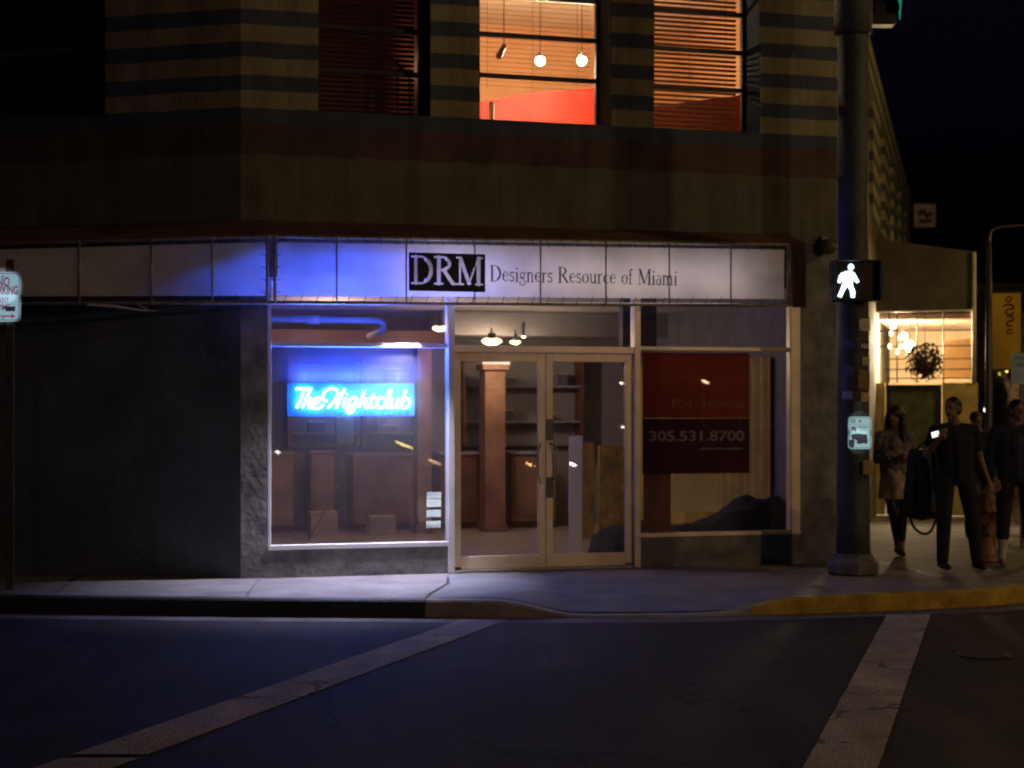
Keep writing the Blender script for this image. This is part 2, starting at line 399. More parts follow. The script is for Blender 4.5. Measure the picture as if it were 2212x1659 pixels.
b0 = len(vs); c_ = [kerb[i] + nrm(i)*min(.4, depth(i)-.05) for i in range(nk) if kerb[i].x > 3.6 and kerb[i].y < 17.6]
poly = [Vector((2.1, 15.68))] + c_ + [Vector((5.3, 20)), Vector((2.1, 20))]
vs += [(p.x, p.y, -.012) for p in poly]; fs.append(tuple(range(b0, b0+len(poly))))
b0 = len(vs); vs += [tuple(R(a_, b_, -.018)) for a_, b_ in ((.2, -.6), (.2, 2.2), (70, 2.2), (70, -.6))]; fs.append((b0, b0+1, b0+2, b0+3))
sw.add(vs, fs); struct(sw.build('sidewalk', M['concrete']))
# ramp paving sheet
def ground_z(x, y):
    best = min(range(nk), key=lambda i: (kerb[i]-Vector((x, y))).length); dd = (Vector((x, y)) - kerb[best]).dot(nrm(best))
    return gz(x, y, dd-.1)
q = [Vector((-.66, 14.14)), Vector((1.98, 14.24)), Vector((1.55, 15.9)), Vector((-.62, 15.92))]
vs = []; fs = []; nu, nv = 30, 12
for i in range(nu+1):
    for j in range(nv+1):
        u = i/nu; v = j/nv
        p0 = lerp(q[0], q[1], u); p1 = lerp(q[3], q[2], u)
        best = min(range(nk), key=lambda k_: abs(kerb[k_].x - p0.x) + (0 if kerb[k_].y < 17 else 99)); kk = kerb[best] + nrm(best)*.17
        p0 = Vector((p0.x, kk.y)); p = lerp(p0, p1, v)
        vs.append((p.x, p.y, ground_z(p.x, p.y) + .006))
for i in range(nu):
    for j in range(nv): fs.append((i*(nv+1)+j, (i+1)*(nv+1)+j, (i+1)*(nv+1)+j+1, i*(nv+1)+j+1))
struct(MB().add(vs, fs).build('ramp', M['ramp']))
# joint and cracks in the pavement
mj = MB()
def crack(mb, pts, w_):
    for a, b in zip(pts[:-1], pts[1:]):
        a = Vector(a); b = Vector(b); d = (b-a).normalized(); n_ = Vector((-d.y, d.x))*w_*.5
        z0 = max(ground_z(a.x, a.y), -.13)+.011; z1 = max(ground_z(b.x, b.y), -.13)+.011
        mb.add([(a.x-n_.x, a.y-n_.y, z0), (a.x+n_.x, a.y+n_.y, z0), (b.x+n_.x, b.y+n_.y, z1), (b.x-n_.x, b.y-n_.y, z1)], [(0,1,2,3)])
crack(mj, [(-.63, 15.75), (-.60, 15.2), (-.66, 14.85), (-.74, 14.4), (-.76, 14.1)], .025)
crack(mj, [(-4.1, 14.5), (-4.3, 16.2)], .015); crack(mj, [(-2.35, 14.25), (-2.45, 15.7)], .012)
crack(mj, [(2.9, 14.5), (2.55, 16.9)], .02); crack(mj, [(4.35, 15.05), (3.9, 17.6)], .02)
struct(mj.build('pavement_joint', M['black']))
# crosswalk lines
def road_line(p, ww, nseg, seed):
    random.seed(seed); mb = MB(); vs = []; fs = []
    for i in range(nseg+1):
        t = i/nseg; c = lerp(Vector(p[0]), Vector(p[1]), t)
        e0 = random.uniform(-.003, .003); e1 = random.uniform(-.003, .003)
        vs.append((c.x-ww/2+e0, c.y, -.142)); vs.append((c.x+ww/2+e1, c.y, -.142))
    for i in range(nseg): fs.append((2*i, 2*i+1, 2*i+3, 2*i+2))
    return mb.add(vs, fs)
def lineA(t): return (-2.20 + (t-8.13)*(2.0/5.73), t)
mb = road_line((lineA(2.0), lineA(8.33)), .40, 50, 3); mb2 = road_line((lineA(8.42), lineA(13.78)), .40, 50, 4)
b0 = len(mb.v); mb.add(mb2.v, mb2.f); struct(mb.build('crosswalk_line', M['paint']))
def lineB(t): return (1.66 + (t-8.13)*(1.85/6.1), t)
struct(road_line((lineB(2.0), lineB(14.1)), .38, 90, 5).build('crosswalk_line', M['paint']))
# manhole
c = (3.46, 11.8)
mh = root('manhole_cover', (c[0], c[1], -.146), 'dark round manhole cover in the asphalt right of the right crosswalk line', 'manhole cover')
MB().lathe([(.0, 0), (.2, 0), (.2, .004), (.19, .006), (.0, .006)], (c[0], c[1], -.146), 28).build('lid', M['black'], mh)
rb = MB()
for k in range(-3, 4): rb.box(c[0]-.15, c[0]+.15, c[1]+k*.045-.008, c[1]+k*.045+.008, -.141, -.136)
rb.build('rib', M['metal_dark'], mh)

# ------------------------------------------------------------ building
H = 7.1
bld = root('corner_building', (C0.x, C0.y, 0), 'two storey corner building with cream and navy striped upper floor and glazed shop front', 'building')
def wallgrid(mb, T, s0, s1, z0, z1, holes, nf, nb, mi=0):
    xs = sorted(set([s0, s1] + [h[0] for h in holes] + [h[1] for h in holes])); zs = sorted(set([z0, z1] + [h[2] for h in holes] + [h[3] for h in holes]))
    xs = [x for x in xs if s0 <= x <= s1]; zs = [z for z in zs if z0 <= z <= z1]
    def solid(i, j):
        if i < 0 or j < 0 or i >= len(xs)-1 or j >= len(zs)-1: return False
        cx = (xs[i]+xs[i+1])/2; cz = (zs[j]+zs[j+1])/2
        return not any(h[0] < cx < h[1] and h[2] < cz < h[3] for h in holes)
    for i in range(len(xs)-1):
        for j in range(len(zs)-1):
            if not solid(i, j): continue
            a, b, c, d = xs[i], xs[i+1], zs[j], zs[j+1]
            for n in (nf, nb): mb.add([T(a, n, c), T(b, n, c), T(b, n, d), T(a, n, d)], [(0,1,2,3)], mi)
            if not solid(i-1, j): mb.add([T(a, nf, c), T(a, nb, c), T(a, nb, d), T(a, nf, d)], [(0,1,2,3)], mi)
            if not solid(i+1, j): mb.add([T(b, nf, c), T(b, nb, c), T(b, nb, d), T(b, nf, d)], [(0,1,2,3)], mi)
            if not solid(i, j-1): mb.add([T(a, nf, c), T(b, nf, c), T(b, nb, c), T(a, nb, c)], [(0,1,2,3)], mi)
            if not solid(i, j+1): mb.add([T(a, nf, d), T(b, nf, d), T(b, nb, d), T(a, nb, d)], [(0,1,2,3)], mi)
    return mb
sA0, sA1 = S(578), S(979); sB1 = S(1376); sC1 = S(1729)
ZSL, ZSR, ZT = .27, .31, 2.95
TH = .26
mb = MB(); wallgrid(mb, F, 0, SR, -.1, 3.4, [(sA0, sA1, ZSL, ZT), (sA1, sB1, -.1, ZT), (sB1, sC1, ZSR, ZT)], 0, -TH)
lo = mb.build('wall', M['stucco'], bld); lo['label'] = 'rough grey stucco ground floor wall around the shop front'
W1 = (S(688), S(930)); W2 = (S(1036), S(1321)); W3 = (S(1413), S(1642)); ZB, ZTOP = 4.60, 6.35
mb = MB(); wallgrid(mb, F, 0, SR, 3.4, H, [(*W1, ZB, ZTOP), (*W2, ZB, ZTOP), (*W3, ZB, ZTOP)], 0, -.45)
o = mb.build('wall', M['front_up'], bld); o['label'] = 'striped upper wall over the shop'
WL = (1.48, 2.95)
mb = MB(); wallgrid(mb, L, .003, 16, 3.4, H-.003, [(*WL, ZB, ZTOP), (5.4, 6.9, ZB, ZTOP), (9, 10.5, ZB, ZTOP)], 0, -.35)
mb.build('wall', M['left_up'], bld)
mb = MB(); wallgrid(mb, L, .003, 16, -.1, 3.4, [], .0, -.3)
o = mb.build('wall', M['leftwall'], bld); o['label'] = 'dark blank ground floor wall left of the shop'
rholes = [(2.2+3.6*k, 3.7+3.6*k, ZB, ZTOP) for k in range(6)]
mb = MB(); wallgrid(mb, R, .003, 25, -.1, H-.006, rholes, 0, -.28)
mb.build('wall', M['right_up'], bld)
jt = MB()
for t_ in (1.25, 3.7): jt.box(t_-.003, t_+.003, .001, .003, 0, 3.2, L)
jt.build('wall_joint', M['leftwall'], bld)
# flat roof and cornice
pr = [F(0, -.46, H-.3), F(SR, -.46, H-.3), R(24.7, -.3, H-.3), L(15.7, -20, H-.3), L(15.7, -.36, H-.3)]
MB().add(pr, [(0,1,2,3,4)]).build('roof', M['metal_dark'], bld)
MB().box(-.05, SR+.05, -.5, .08, H, H+.12, F).build('cornice', M['front_up'], bld)
# window sills and dark windows on the side walls
for (a, b, zb, zt) in rholes:
    f = MB(); f.box(a, b, -.2, -.14, zb, zb+.06, R); f.box(a, b, -.2, -.14, zt-.06, zt, R); f.box(a, a+.06, -.2, -.14, zb+.06, zt-.06, R); f.box(b-.06, b, -.2, -.14, zb+.06, zt-.06, R); f.box(a+.06, b-.06, -.19, -.15, (zb+zt)/2-.03, (zb+zt)/2+.03, R)
    w_ = f.build('window', M['darkframe'], bld)
    g_ = MB().box(a+.06, b-.06, -.175, -.165, zb+.06, zt-.06, R).build('pane', M['navy'], bld); g_.parent = w_; g_.matrix_parent_inverse = Matrix.Identity(4); 
    for v in g_.data.vertices: pass
for (a, b) in [WL, (5.4, 6.9), (9, 10.5)]:
    f = MB(); f.box(a, b, -.3, -.24, ZB, ZB+.06, L); f.box(a, a+.06, -.3, -.24, ZB+.06, ZTOP, L); f.box(b-.06, b, -.3, -.24, ZB+.06, ZTOP, L); f.box(a+.06, b-.06, -.29, -.25, 5.3, 5.36, L)
    w_ = f.build('window', M['darkframe'], bld)
    MB().box(a+.06, b-.06, -.275, -.265, ZB+.06, ZTOP, L).build('pane', M['navy'], bld).parent = w_

# upstairs windows of the front: recessed frame, panes, blinds
M['blind'] = fabric_trans('blind_slat', (.26, .17, .11), .5)
M['reveal'] = mat('navy_reveal', (.05, .065, .09), .95, .1, spec=.05)
M['blind_mid'] = fabric_trans('blind_slat_mid', (.12, .05, .022), .4)
M['blind_dark'] = mat('blind_slat_dark', (.11, .06, .06), .6, .1)
def up_window(s0, s1, label, tilt, bmat, bars, pitch=.05, slatw=.045, blind_bottom=ZB+.08):
    f = MB(); n0, n1 = -.43, -.37; e = .045
    f.box(s0, s1, n0, n1, ZB, ZB+.06, F); f.box(s0, s1, n0, n1, ZTOP-.06, ZTOP, F)
    f.box(s0, s0+e, n0, n1, ZB+.06, ZTOP-.06, F); f.box(s1-e, s1, n0, n1, ZB+.06, ZTOP-.06, F)
    for z in bars: f.box(s0+e, s1-e, n0+.01, n1-.005, z-.022, z+.022, F)
    MB().box(s1-.006, s1-.001, -.36, -.012, ZB+.002, ZTOP-.002, F).build('reveal', M['reveal'], bld); MB().box(s0+.001, s0+.006, -.36, -.012, ZB+.002, ZTOP-.002, F).build('reveal', M['reveal'], bld)
    win = f.build('window', M['darkframe'], bld); win['label'] = label
    MB().add([F(s0+e, -.402, ZB+.06), F(s1-e, -.402, ZB+.06), F(s1-e, -.402, ZTOP-.06), F(s0+e, -.402, ZTOP-.06)], [(0,1,2,3)]).build('pane', M['glass_up'], bld).parent = win
    bl = MB(); z = ZTOP-.1; nb = -.50
    while z > blind_bottom:
        dy = math.cos(tilt)*slatw/2; dz = math.sin(tilt)*slatw/2; sag = random.uniform(-.002, .002)
        a0, a1 = s0+.06, s1-.06
        bl.add([F(a0, nb-dy, z+dz+sag), F(a1, nb-dy, z+dz-sag), F(a1, nb, z+.003-sag), F(a0, nb, z+.003+sag), F(a1, nb+dy, z-dz-sag), F(a0, nb+dy, z-dz+sag)], [(0,1,2,3), (3,2,4,5)])
        z -= pitch
    for q in (.15, .5, .85):
        s = lerp(s0, s1, q); bl.tube([F(s, nb, ZTOP-.08), F(s, nb, blind_bottom)], .0022, 5)
    bl.build('blind', bmat, bld).parent = win
    return win
up_window(*W1, 'dark upstairs window with closed reddish blinds', -.6, M['blind_dark'], [5.09, 5.53, 5.95])
up_window(*W2, 'brightly lit orange upstairs window with two bulbs behind', .10, M['blind'], [5.13, 5.56, 5.97], slatw=.028, blind_bottom=ZB+.42)
up_window(*W3, 'orange glowing upstairs window behind slatted blinds', -.5, M['blind_mid'], [5.12, 5.53, 5.94], slatw=.043)
# fix: parts parented to a part carry world offsets relative to the building root; windows sit at root origin
# upstairs rooms
M['room_orange'] = mat('orange_room_wall', (.72, .40, .20), .8, .06, 2)
M['room_ceil'] = mat('room_ceiling', (.75, .58, .42), .8, .05, 2)
M['red'] = mat('red_partition', (.50, .028, .012), .6, .2, 4)
def room(s0, s1, n1, z0, z1, wm, cm, fm):
    mb = MB()
    P = lambda s, n, z: F(s, n, z)
    n0 = -.62
    mb.add([P(s0,n1,z0),P(s1,n1,z0),P(s1,n1,z1),P(s0,n1,z1)], [(0,1,2,3)], 0)
    mb.add([P(s0,n0,z0),P(s0,n1,z0),P(s0,n1,z1),P(s0,n0,z1)], [(0,1,2,3)], 0)
    mb.add([P(s1,n0,z0),P(s1,n1,z0),P(s1,n1,z1),P(s1,n0,z1)], [(0,1,2,3)], 0)
    mb.add([P(s0,n0,z1),P(s1,n0,z1),P(s1,n1,z1),P(s0,n1,z1)], [(0,1,2,3)], 1)
    mb.add([P(s0,n0,z0),P(s1,n0,z0),P(s1,n1,z0),P(s0,n1,z0)], [(0,1,2,3)], 2)
    return mb.build('room', [wm, cm, fm], bld)
sm12 = (W1[1]+W2[0])/2
room(.15, sm12-.03, -4.2, 3.7, 6.6, M['wood_dark'], M['wood_dark'], M['wood_dark'])
room(sm12+.03, SR-.15, -4.2, 3.7, 6.6, M['room_orange'], M['room_ceil'], M['wood_dark'])

# shop interior
ri = MB(); si0, si1, ni = .16, 6.22, -6.4
ri.add([F(si0,ni,.0),F(si1,ni,.0),F(si1,ni,ZT),F(si0,ni,ZT)], [(0,1,2,3)], 0)
ri.add([F(si0,-TH,.0),F(si0,ni,.0),F(si0,ni,ZT),F(si0,-TH,ZT)], [(0,1,2,3)], 0)
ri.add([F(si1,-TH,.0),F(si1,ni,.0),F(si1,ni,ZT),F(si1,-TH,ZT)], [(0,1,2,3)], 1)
ri.add([F(si0,-TH-.001,ZT-.01),F(si1,-TH-.001,ZT-.01),F(si1,ni,ZT-.01),F(si0,ni,ZT-.01)], [(0,1,2,3)], 2)
ri.add([F(si0,-.02,.008),F(si1,-.02,.008),F(si1,ni,.008),F(si0,ni,.008)], [(0,1,2,3)], 3)
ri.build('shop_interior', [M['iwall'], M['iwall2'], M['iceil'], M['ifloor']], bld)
MB().box(si0+.01, S(980, -4)-.0, -5.2, -4.2, 2.46, 2.64, F).build('soffit', M['wood_dark'], bld)
MB().box(S(980, -4)+.01, si1-.01, -5.6, -4.6, 2.62, 2.93, F).build('soffit', M['iwall'], bld)
MB().box(S(1380), S(1455), -.62, -.5, 2.3, 2.9, F).build('soffit', M['navy'], bld)
for (p0, p1, zt, zc) in ((1048, 1092, 2.17, .07), (902, 932, 2.5, .02)):
    a, b = S(p0, -4.9), S(p1, -4.9)
    pl = MB(); pl.box(a, b, -5.2, -4.9, .01, zt, F); pl.box(a-.04, b+.04, -5.24, -4.86, zt, zt+zc, F); pl.box(a-.02, b+.02, -5.2, -4.88, .01, .12, F)
    pl.build('pilaster', M['wood'], bld, bevel=.006); MB().box(a-.05, b+.05, -5.25, -4.85, zt+zc+.001, zt+zc+.035, F).build('pilaster_cap', M['iceil'], bld)
# ceiling pipe
pn = -1.15
MB().tube([F(S(560, pn), pn, 2.60), F(S(800, pn), pn, 2.60), F(S(818, pn), pn, 2.595), F(S(828, pn), pn, 2.56), F(S(830, pn), pn-.1, 2.50), F(S(832, pn), pn-.9, 2.47)], .035, 10).tube([F(S(662, pn), pn, 2.60), F(S(690, pn), pn, 2.60)], .05, 10).build('ceiling_pipe', M['iwall'], bld, smooth=True)

# shop front: frames and panes
def frame_bar(s0, s1, z0, z1, name='mullion', m=None, n0=-.10, n1=-.02, parent=bld):
    return MB().box(s0, s1, n0, n1, z0, z1, F).build(name, m or M['alu'], parent, bevel=.004)
zb1 = 2.27
wl = MB(); wl.box(sA0, sA1-.055, -.11, .012, ZSL, ZSL+.045, F); wl.box(sA0, sA0+.035, -.11, -.0, ZSL+.045, ZT, F); wl.box(sA0+.035, sA1-.055, -.10, -.02, ZT-.04, ZT, F); wl.box(sA0+.035, sA1-.055, -.10, -.015, zb1, zb1+.045, F)
wlo = wl.build('shop_window', M['alu_white'], bld, bevel=.004); wlo['label'] = 'left shop window with white frame and neon behind it'
g1 = MB().add([F(sA0+.03, -.06, ZSL+.04), F(sA1-.05, -.06, ZSL+.04), F(sA1-.05, -.06, zb1), F(sA0+.03, -.06, zb1)], [(0,1,2,3)])
g1.add([F(sA0+.03, -.06, zb1+.04), F(sA1-.05, -.06, zb1+.04), F(sA1-.05, -.06, ZT-.03), F(sA0+.03, -.06, ZT-.03)], [(0,1,2,3)]).build('pane', M['glass_hazed'], bld).parent = wlo
frame_bar(sA1-.055, sA1+.01, 0.0, ZT, 'mullion', M['alu_white'], -.12, .03)
wr = MB(); a, b = sB1+.035, sC1
wr.box(a, b, -.11, .012, ZSR, ZSR+.04, F); wr.box(b-.12, b, -.10, -.0, ZSR+.04, ZT, F); wr.box(a, b-.12, -.10, -.015, zb1, zb1+.04, F); wr.box(a, b-.12, -.10, -.02, ZT-.04, ZT, F)
wro = wr.build('shop_window', M['alu'], bld, bevel=.004); wro['label'] = 'right shop window with lease poster'
MB().add([F(a, -.06, ZSR+.03), F(b-.11, -.06, ZSR+.03), F(b-.11, -.06, zb1), F(a, -.06, zb1)], [(0,1,2,3)]).add([F(a, -.06, zb1+.03), F(b-.11, -.06, zb1+.03), F(b-.11, -.06, ZT-.03), F(a, -.06, ZT-.03)], [(0,1,2,3)]).build('pane', M['glass'], bld).parent = wro
frame_bar(sB1-.03, sB1+.035, 0.0, ZT, 'mullion', M['alu'], -.12, .02)
# door frame head, transom above door
d0, d1 = sA1+.01, sB1-.03
frame_bar(d0, d1, 2.23, 2.30, 'door_head', M['alu'], -.11, .005)
MB().add([F(d0, -.06, 2.30), F(d1, -.06, 2.30), F(d1, -.06, ZT), F(d0, -.06, ZT)], [(0,1,2,3)]).build('transom_pane', M['glass'], bld)
frame_bar(d0, d1, .0, .02, 'threshold', M['pipe'], -.2, .04)
dm = S(1181.5)
def leaf(a, b, hinge_left):
    st = .075; f = MB(); n0, n1 = -.09, -.04
    f.box(a, a+st, n0, n1, .025, 2.225, F); f.box(b-st, b, n0, n1, .025, 2.225, F); f.box(a+st, b-st, n0, n1, .025, .155, F); f.box(a+st, b-st, n0, n1, 2.14, 2.225, F)
    dr = f.build('door', M['alu'], bld, bevel=.004); dr['label'] = ('left' if hinge_left else 'right') + ' leaf of the glass double door'
    MB().add([F(a+st-.005, -.065, .15), F(b-st+.005, -.065, .15), F(b-st+.005, -.065, 2.145), F(a+st-.005, -.065, 2.145)], [(0,1,2,3)]).build('pane', M['glass'], bld).parent = dr
    hs = b-.04 if hinge_left else a+.04; sg = -1 if hinge_left else 1
    MB().tube([F(hs, -.04, 1.30), F(hs+sg*.03, .015, 1.29), F(hs+sg*.06, .03, 1.20), F(hs+sg*.06, .03, .98), F(hs+sg*.03, .015, .90), F(hs, -.04, .89)], .011, 8).build('handle', M['pipe'], bld, smooth=True).parent = dr
    if not hinge_left:
        MB().box(a-.0, a+.075, -.041, -.028, 1.33, 1.55, F).build('lock_plate', M['metal_dark'], bld, bevel=.004).parent = dr
        MB().box(a-.0, a+.075, -.041, -.028, .74, .95, F).build('lock_plate', M['metal_dark'], bld, bevel=.004).parent = dr
    MB().box((a if hinge_left else b-.07), (a+.07 if hinge_left else b), -.04, -.02, .0, .05, F).build('hinge', M['metal_dark'], bld).parent = dr
leaf(d0+.005, dm-.003, True); leaf(dm+.003, d1-.005, False)

# ------------------------------------------------------------ awning with banner
fl = (.25, .35); fr = (S(1703, .35), .35); fe = (-3.3, -.33)
def zt_f(s): return 3.31 + .07*(s-.25)/(fr[0]-.25) if s >= .25 else 3.31 - .042*(.25-s)
def zb_f(s): return 2.675 + .065*(s-.25)/(fr[0]-.25) if s >= .25 else 2.675 - .012*(.25-s)
def nf_(s): return .35 if s >= .25 else .35 - (.25-s)*.14
def Bp(s, dn, z): return F(s, nf_(s)+dn, z)
p = F(.25, .35, 2.65)
aw = root('awning', tuple(p), 'brown canvas awning over the shop with a long white lettered banner on its frame', 'awning')
fp = MB(); rp = .018
Ss = [-3.3, .25, fr[0]]
fp.tube([Bp(s, 0, zt_f(s)) for s in Ss], rp); fp.tube([Bp(s, 0, zb_f(s)) for s in Ss], rp)
seams = [S(x, .35) for x in (727, 877, 1025, 1167, 1308, 1445, 1578)] + [.285, .215]
seams_l = [-.30, -.86, -1.52, -2.3, -3.1]
for s in seams + seams_l: fp.tube([Bp(s, .012, zb_f(s)), Bp(s, .012, zt_f(s))], .0085 if s not in (.285, .215) else .014)
fp.tube([Bp(fr[0], 0, zb_f(fr[0])), Bp(fr[0], 0, zt_f(fr[0]))], rp)
for s in (-2.3, -.6, .25, S(877), S(1308), fr[0]):
    fp.tube([Bp(s, 0, zb_f(s)), F(s if s > 0 else s*.9, (-.02 if s > 0 else -.55*abs(s)+.1), zb_f(s)+.03)], .012)
fp.build('frame', M['pipe'], aw, smooth=True)
gb, gt = .065, .055
for (a, b, nsg) in ((.31, fr[0]-.045, 24), (-3.25, .20, 14)):
    vs = []; fs = []
    for i in range(nsg+1):
        s = lerp(a, b, i/nsg)
        for j in range(5):
            v = j/4; wv = .006*math.sin(i*1.7+j*.9) + .004*math.sin(i*3.1)
            vs.append(Bp(s, wv*math.sin(math.pi*v), lerp(zb_f(s)+gb, zt_f(s)-gt, v)))
    for i in range(nsg):
        for j in range(4): fs.append((i*5+j, (i+1)*5+j, (i+1)*5+j+1, i*5+j+1))
    MB().add(vs, fs).build('banner', M['banner'], aw, smooth=True)
lc = MB(); s = -3.2; k = 0
while s < fr[0]-.05:
    if abs(s-.25) > .08:
        for (za, zb_) in ((zb_f(s)-.015, zb_f(s)+gb+.012), (zt_f(s)+.015, zt_f(s)-gt-.012)):
            lc.tube([Bp(s, .02, za), Bp(s+.03, .016, zb_)], .0035, 5)
    s += .155
z = 2.76
while z < 3.35:
    lc.tube([Bp(fr[0], .02, z), Bp(fr[0]-.06, .015, z+.02)], .0035, 5); lc.tube([Bp(.215, .02, z), Bp(.16, .015, z+.02)], .0035, 5); lc.tube([Bp(.285, .02, z), Bp(.34, .015, z+.02)], .0035, 5); z += .12
lc.build('lacing', M['ink'], aw)['kind'] = 'stuff'
# canvas top and right cheek
def canvas(pts_f, pts_b, name):
    vs = list(pts_f)+list(pts_b); n = len(pts_f)
    o = MB().add(vs, [(i, i+1, n+i+1, n+i) for i in range(n-1)]).build(name, M['brown'], aw)
    sol = o.modifiers.new('thick', 'SOLIDIFY'); sol.thickness = .008
    return o
canvas([Bp(s, .03, zt_f(s)+.02) for s in (-3.3, -1.5, .25, 2, 4, fr[0]+.18)], [L(3.7, .004, 3.50), L(1.8, .004, 3.50), F(.03, .004, 3.50), F(2, .004, 3.51), F(4, .004, 3.52), F(fr[0]+.14, .004, 3.53)], 'canopy')
canvas([F(fr[0]+.18, .38, zb_f(fr[0])-.02), F(fr[0]+.18, .38, zt_f(fr[0])+.02)], [F(fr[0]+.14, .004, zb_f(fr[0])+.02), F(fr[0]+.14, .004, 3.53)], 'side_panel')
canvas([F(fr[0]+.05, .345, zb_f(fr[0])-.02), F(fr[0]+.05, .345, zt_f(fr[0])+.0)], [F(fr[0]+.18, .375, zb_f(fr[0])-.02), F(fr[0]+.18, .375, zt_f(fr[0])+.0)], 'side_panel')
# loose strip of torn cloth under the left part
MB().tube([Bp(-1.45, .02, 2.64), Bp(-1.2, .03, 2.625), Bp(-.95, .02, 2.59), Bp(-.8, .02, 2.585)], [.012, .014, .01, .004], 6).tube([Bp(-1.0, .02, 2.65), Bp(-.9, .02, 2.60)], .006, 5).build('torn_cloth', M['banner'], aw)

# ---- serif lettering: each glyph a list of (points, width)
def arc(cx, cy, rx, ry, a0, a1, n=14): return [(cx+rx*math.cos(math.radians(lerp(a0, a1, i/n))), cy+ry*math.sin(math.radians(lerp(a0, a1, i/n)))) for i in range(n+1)]
TK, TN = .115, .045
def ser(x, y, w_=.13): return ([(x-w_, y), (x+w_, y)], TN)
G = {
 'D': (.86, [([(.17, 0), (.17, 1)], TK), ([(.02, 1)] + [(.35, 1)] + arc(.35, .5, .42, .5, 90, -90) + [(.02, 0)], TN), (arc(.35, .5, .40, .46, 62, -62), TK)]),
 'R': (.82, [([(.17, 0), (.17, 1)], TK), ser(.17, 0, .15), ([(.02, 1), (.35, 1)] + arc(.35, .76, .24, .24, 90, -90) + [(.17, .52)], TN), (arc(.35, .76, .23, .2, 60, -60), TK*.9), ([(.36, .52), (.70, .02)], TK), ([(.66, 0), (.84, 0)], TN)]),
 'M': (1.04, [([(.15, 0), (.15, 1)], TN), ([(.17, .98), (.50, .04)], TK), ([(.50, .04), (.84, .98)], TN), ([(.87, 0), (.87, 1)], TK), ser(.15, 0, .12), ser(.87, 0, .14), ([(.03, 1), (.2, 1)], TN), ([(.82, 1), (1.0, 1)], TN)]),
 'e': (.52, [([(.08, .36), (.45, .36)], TN), (arc(.27, .32, .185, .30, 8, 330), TN), (arc(.27, .32, .175, .27, 130, 235), TK*.85)]),
 's': (.42, [(arc(.20, .47, .12, .13, 30, 230, 10) + arc(.20, .17, .14, .15, 70, -150, 12), TN*1.5), ([(.32, .62), (.32, .50)], TN), ([(.07, .0), (.07, .14)], TN)]),
 'i': (.30, [([(.15, 0), (.15, .60)], TK*.85), ser(.15, 0, .12), ([(.04, .60), (.15, .60)], TN), ([(.15, .80), (.15, .90)], TK)]),
 'g': (.52, [(arc(.24, .42, .15, .17, 0, 360), TN*1.4), ([(.34, .55), (.48, .6)], TN), (arc(.24, .27, .15, .05, 150, 270, 6) + [(.35, .18)] + arc(.25, -.08, .2, .14, 60, -230, 16), TN*1.3)]),
 'n': (.58, [([(.13, 0), (.13, .60)], TK*.85), ser(.13, 0, .11), ([(.02, .60), (.13, .60)], TN), ([(.13, .45)] + arc(.29, .44, .14, .16, 150, 0) + [(.43, 0)], TN*1.6), ser(.43, 0, .11)]),
 'r': (.42, [([(.13, 0), (.13, .60)], TK*.85), ser(.13, 0, .11), ([(.02, .60), (.13, .60)], TN), ([(.13, .40), (.2, .54), (.3, .6), (.38, .57)], TN*1.4)]),
 'o': (.56, [(arc(.28, .30, .2, .29, 0, 360, 20), TN), (arc(.28, .30, .19, .26, 130, 230), TK*.8), (arc(.28, .30, .19, .26, -50, 50), TK*.8)]),
 'u': (.58, [([(.13, .6), (.13, .16)] + arc(.27, .16, .14, .15, 180, 330, 8) + [(.42, .2)], TN*1.6), ([(.43, .6), (.43, 0)], TK*.85), ([(.02, .6), (.13, .6)], TN), ([(.33, .6), (.43, .6)], TN), ([(.43, 0), (.54, 0)], TN)]),
 'c': (.48, [(arc(.27, .30, .19, .29, 45, 320), TN), (arc(.27, .30, .18, .26, 130, 235), TK*.85)]),
 'f': (.36, [([(.14, 0), (.14, .8)] + arc(.26, .8, .12, .16, 180, 60, 8), TN*1.8), ser(.14, 0, .11), ([(.02, .6), (.3, .6)], TN)]),
 'a': (.50, [([(.36, 0), (.36, .42)], TK*.8), (arc(.23, .44, .13, .16, 0, 150, 8), TN), (arc(.22, .17, .14, .17, 80, 310, 12), TN*1.5), ([(.36, 0), (.46, .02)], TN)]),
 'm': (.88, [([(.13, 0), (.13, .60)], TK*.85), ser(.13, 0, .11), ([(.02, .60), (.13, .60)], TN), ([(.13, .45)] + arc(.27, .44, .13, .16, 150, 0) + [(.41, 0)], TN*1.6), ser(.41, 0, .1), ([(.41, .42)] + arc(.57, .44, .13, .16, 150, 0) + [(.71, 0)], TN*1.6), ser(.71, 0, .1)]),
 ' ': (.34, [])}
def ribbon_text(mb, txt, T, s0, z0, n, size, width, weight=1.0):
    tot = sum(G[c][0] for c in txt)*size; kx = width/tot; x = 0; layer = 0
    for ch in txt:
        for pts, wd in G[ch][1]:
            layer = (layer+1) % 9; nn = n + layer*.0005; wd = wd*size*weight; P = [Vector(((x+px)*size*kx, py*size)) for px, py in pts]; vs = []
            for i, q in enumerate(P):
                d = P[min(i+1, len(P)-1)] - P[max(i-1, 0)]; d.normalize(); m_ = Vector((-d.y, d.x))*wd/2
                e = Vector((0, 0))
                for sg in (-1, 1): r_ = q + m_*sg; vs.append(T(s0+r_.x, nn, z0+r_.y))
            mb.add(vs, [(2*i, 2*i+1, 2*i+3, 2*i+2) for i in range(len(P)-1)])
        x += G[ch][0]
    return mb
sd0, sd1 = S(883, .37), S(1048, .37); zt_, zb_ = ZF(545, sd0, .37), ZF(628, sd0, .37)
def seg_d(p, a, b):
    ab = b-a; t = max(0, min(1, (p-a).dot(ab)/max(ab.length_squared, 1e-9))); return (p-a-ab*t).length
cut = []; x = 0; tot = sum(G[c_][0] for c_ in 'DRM')*.262; kx_ = (sd1-sd0-.045)/tot
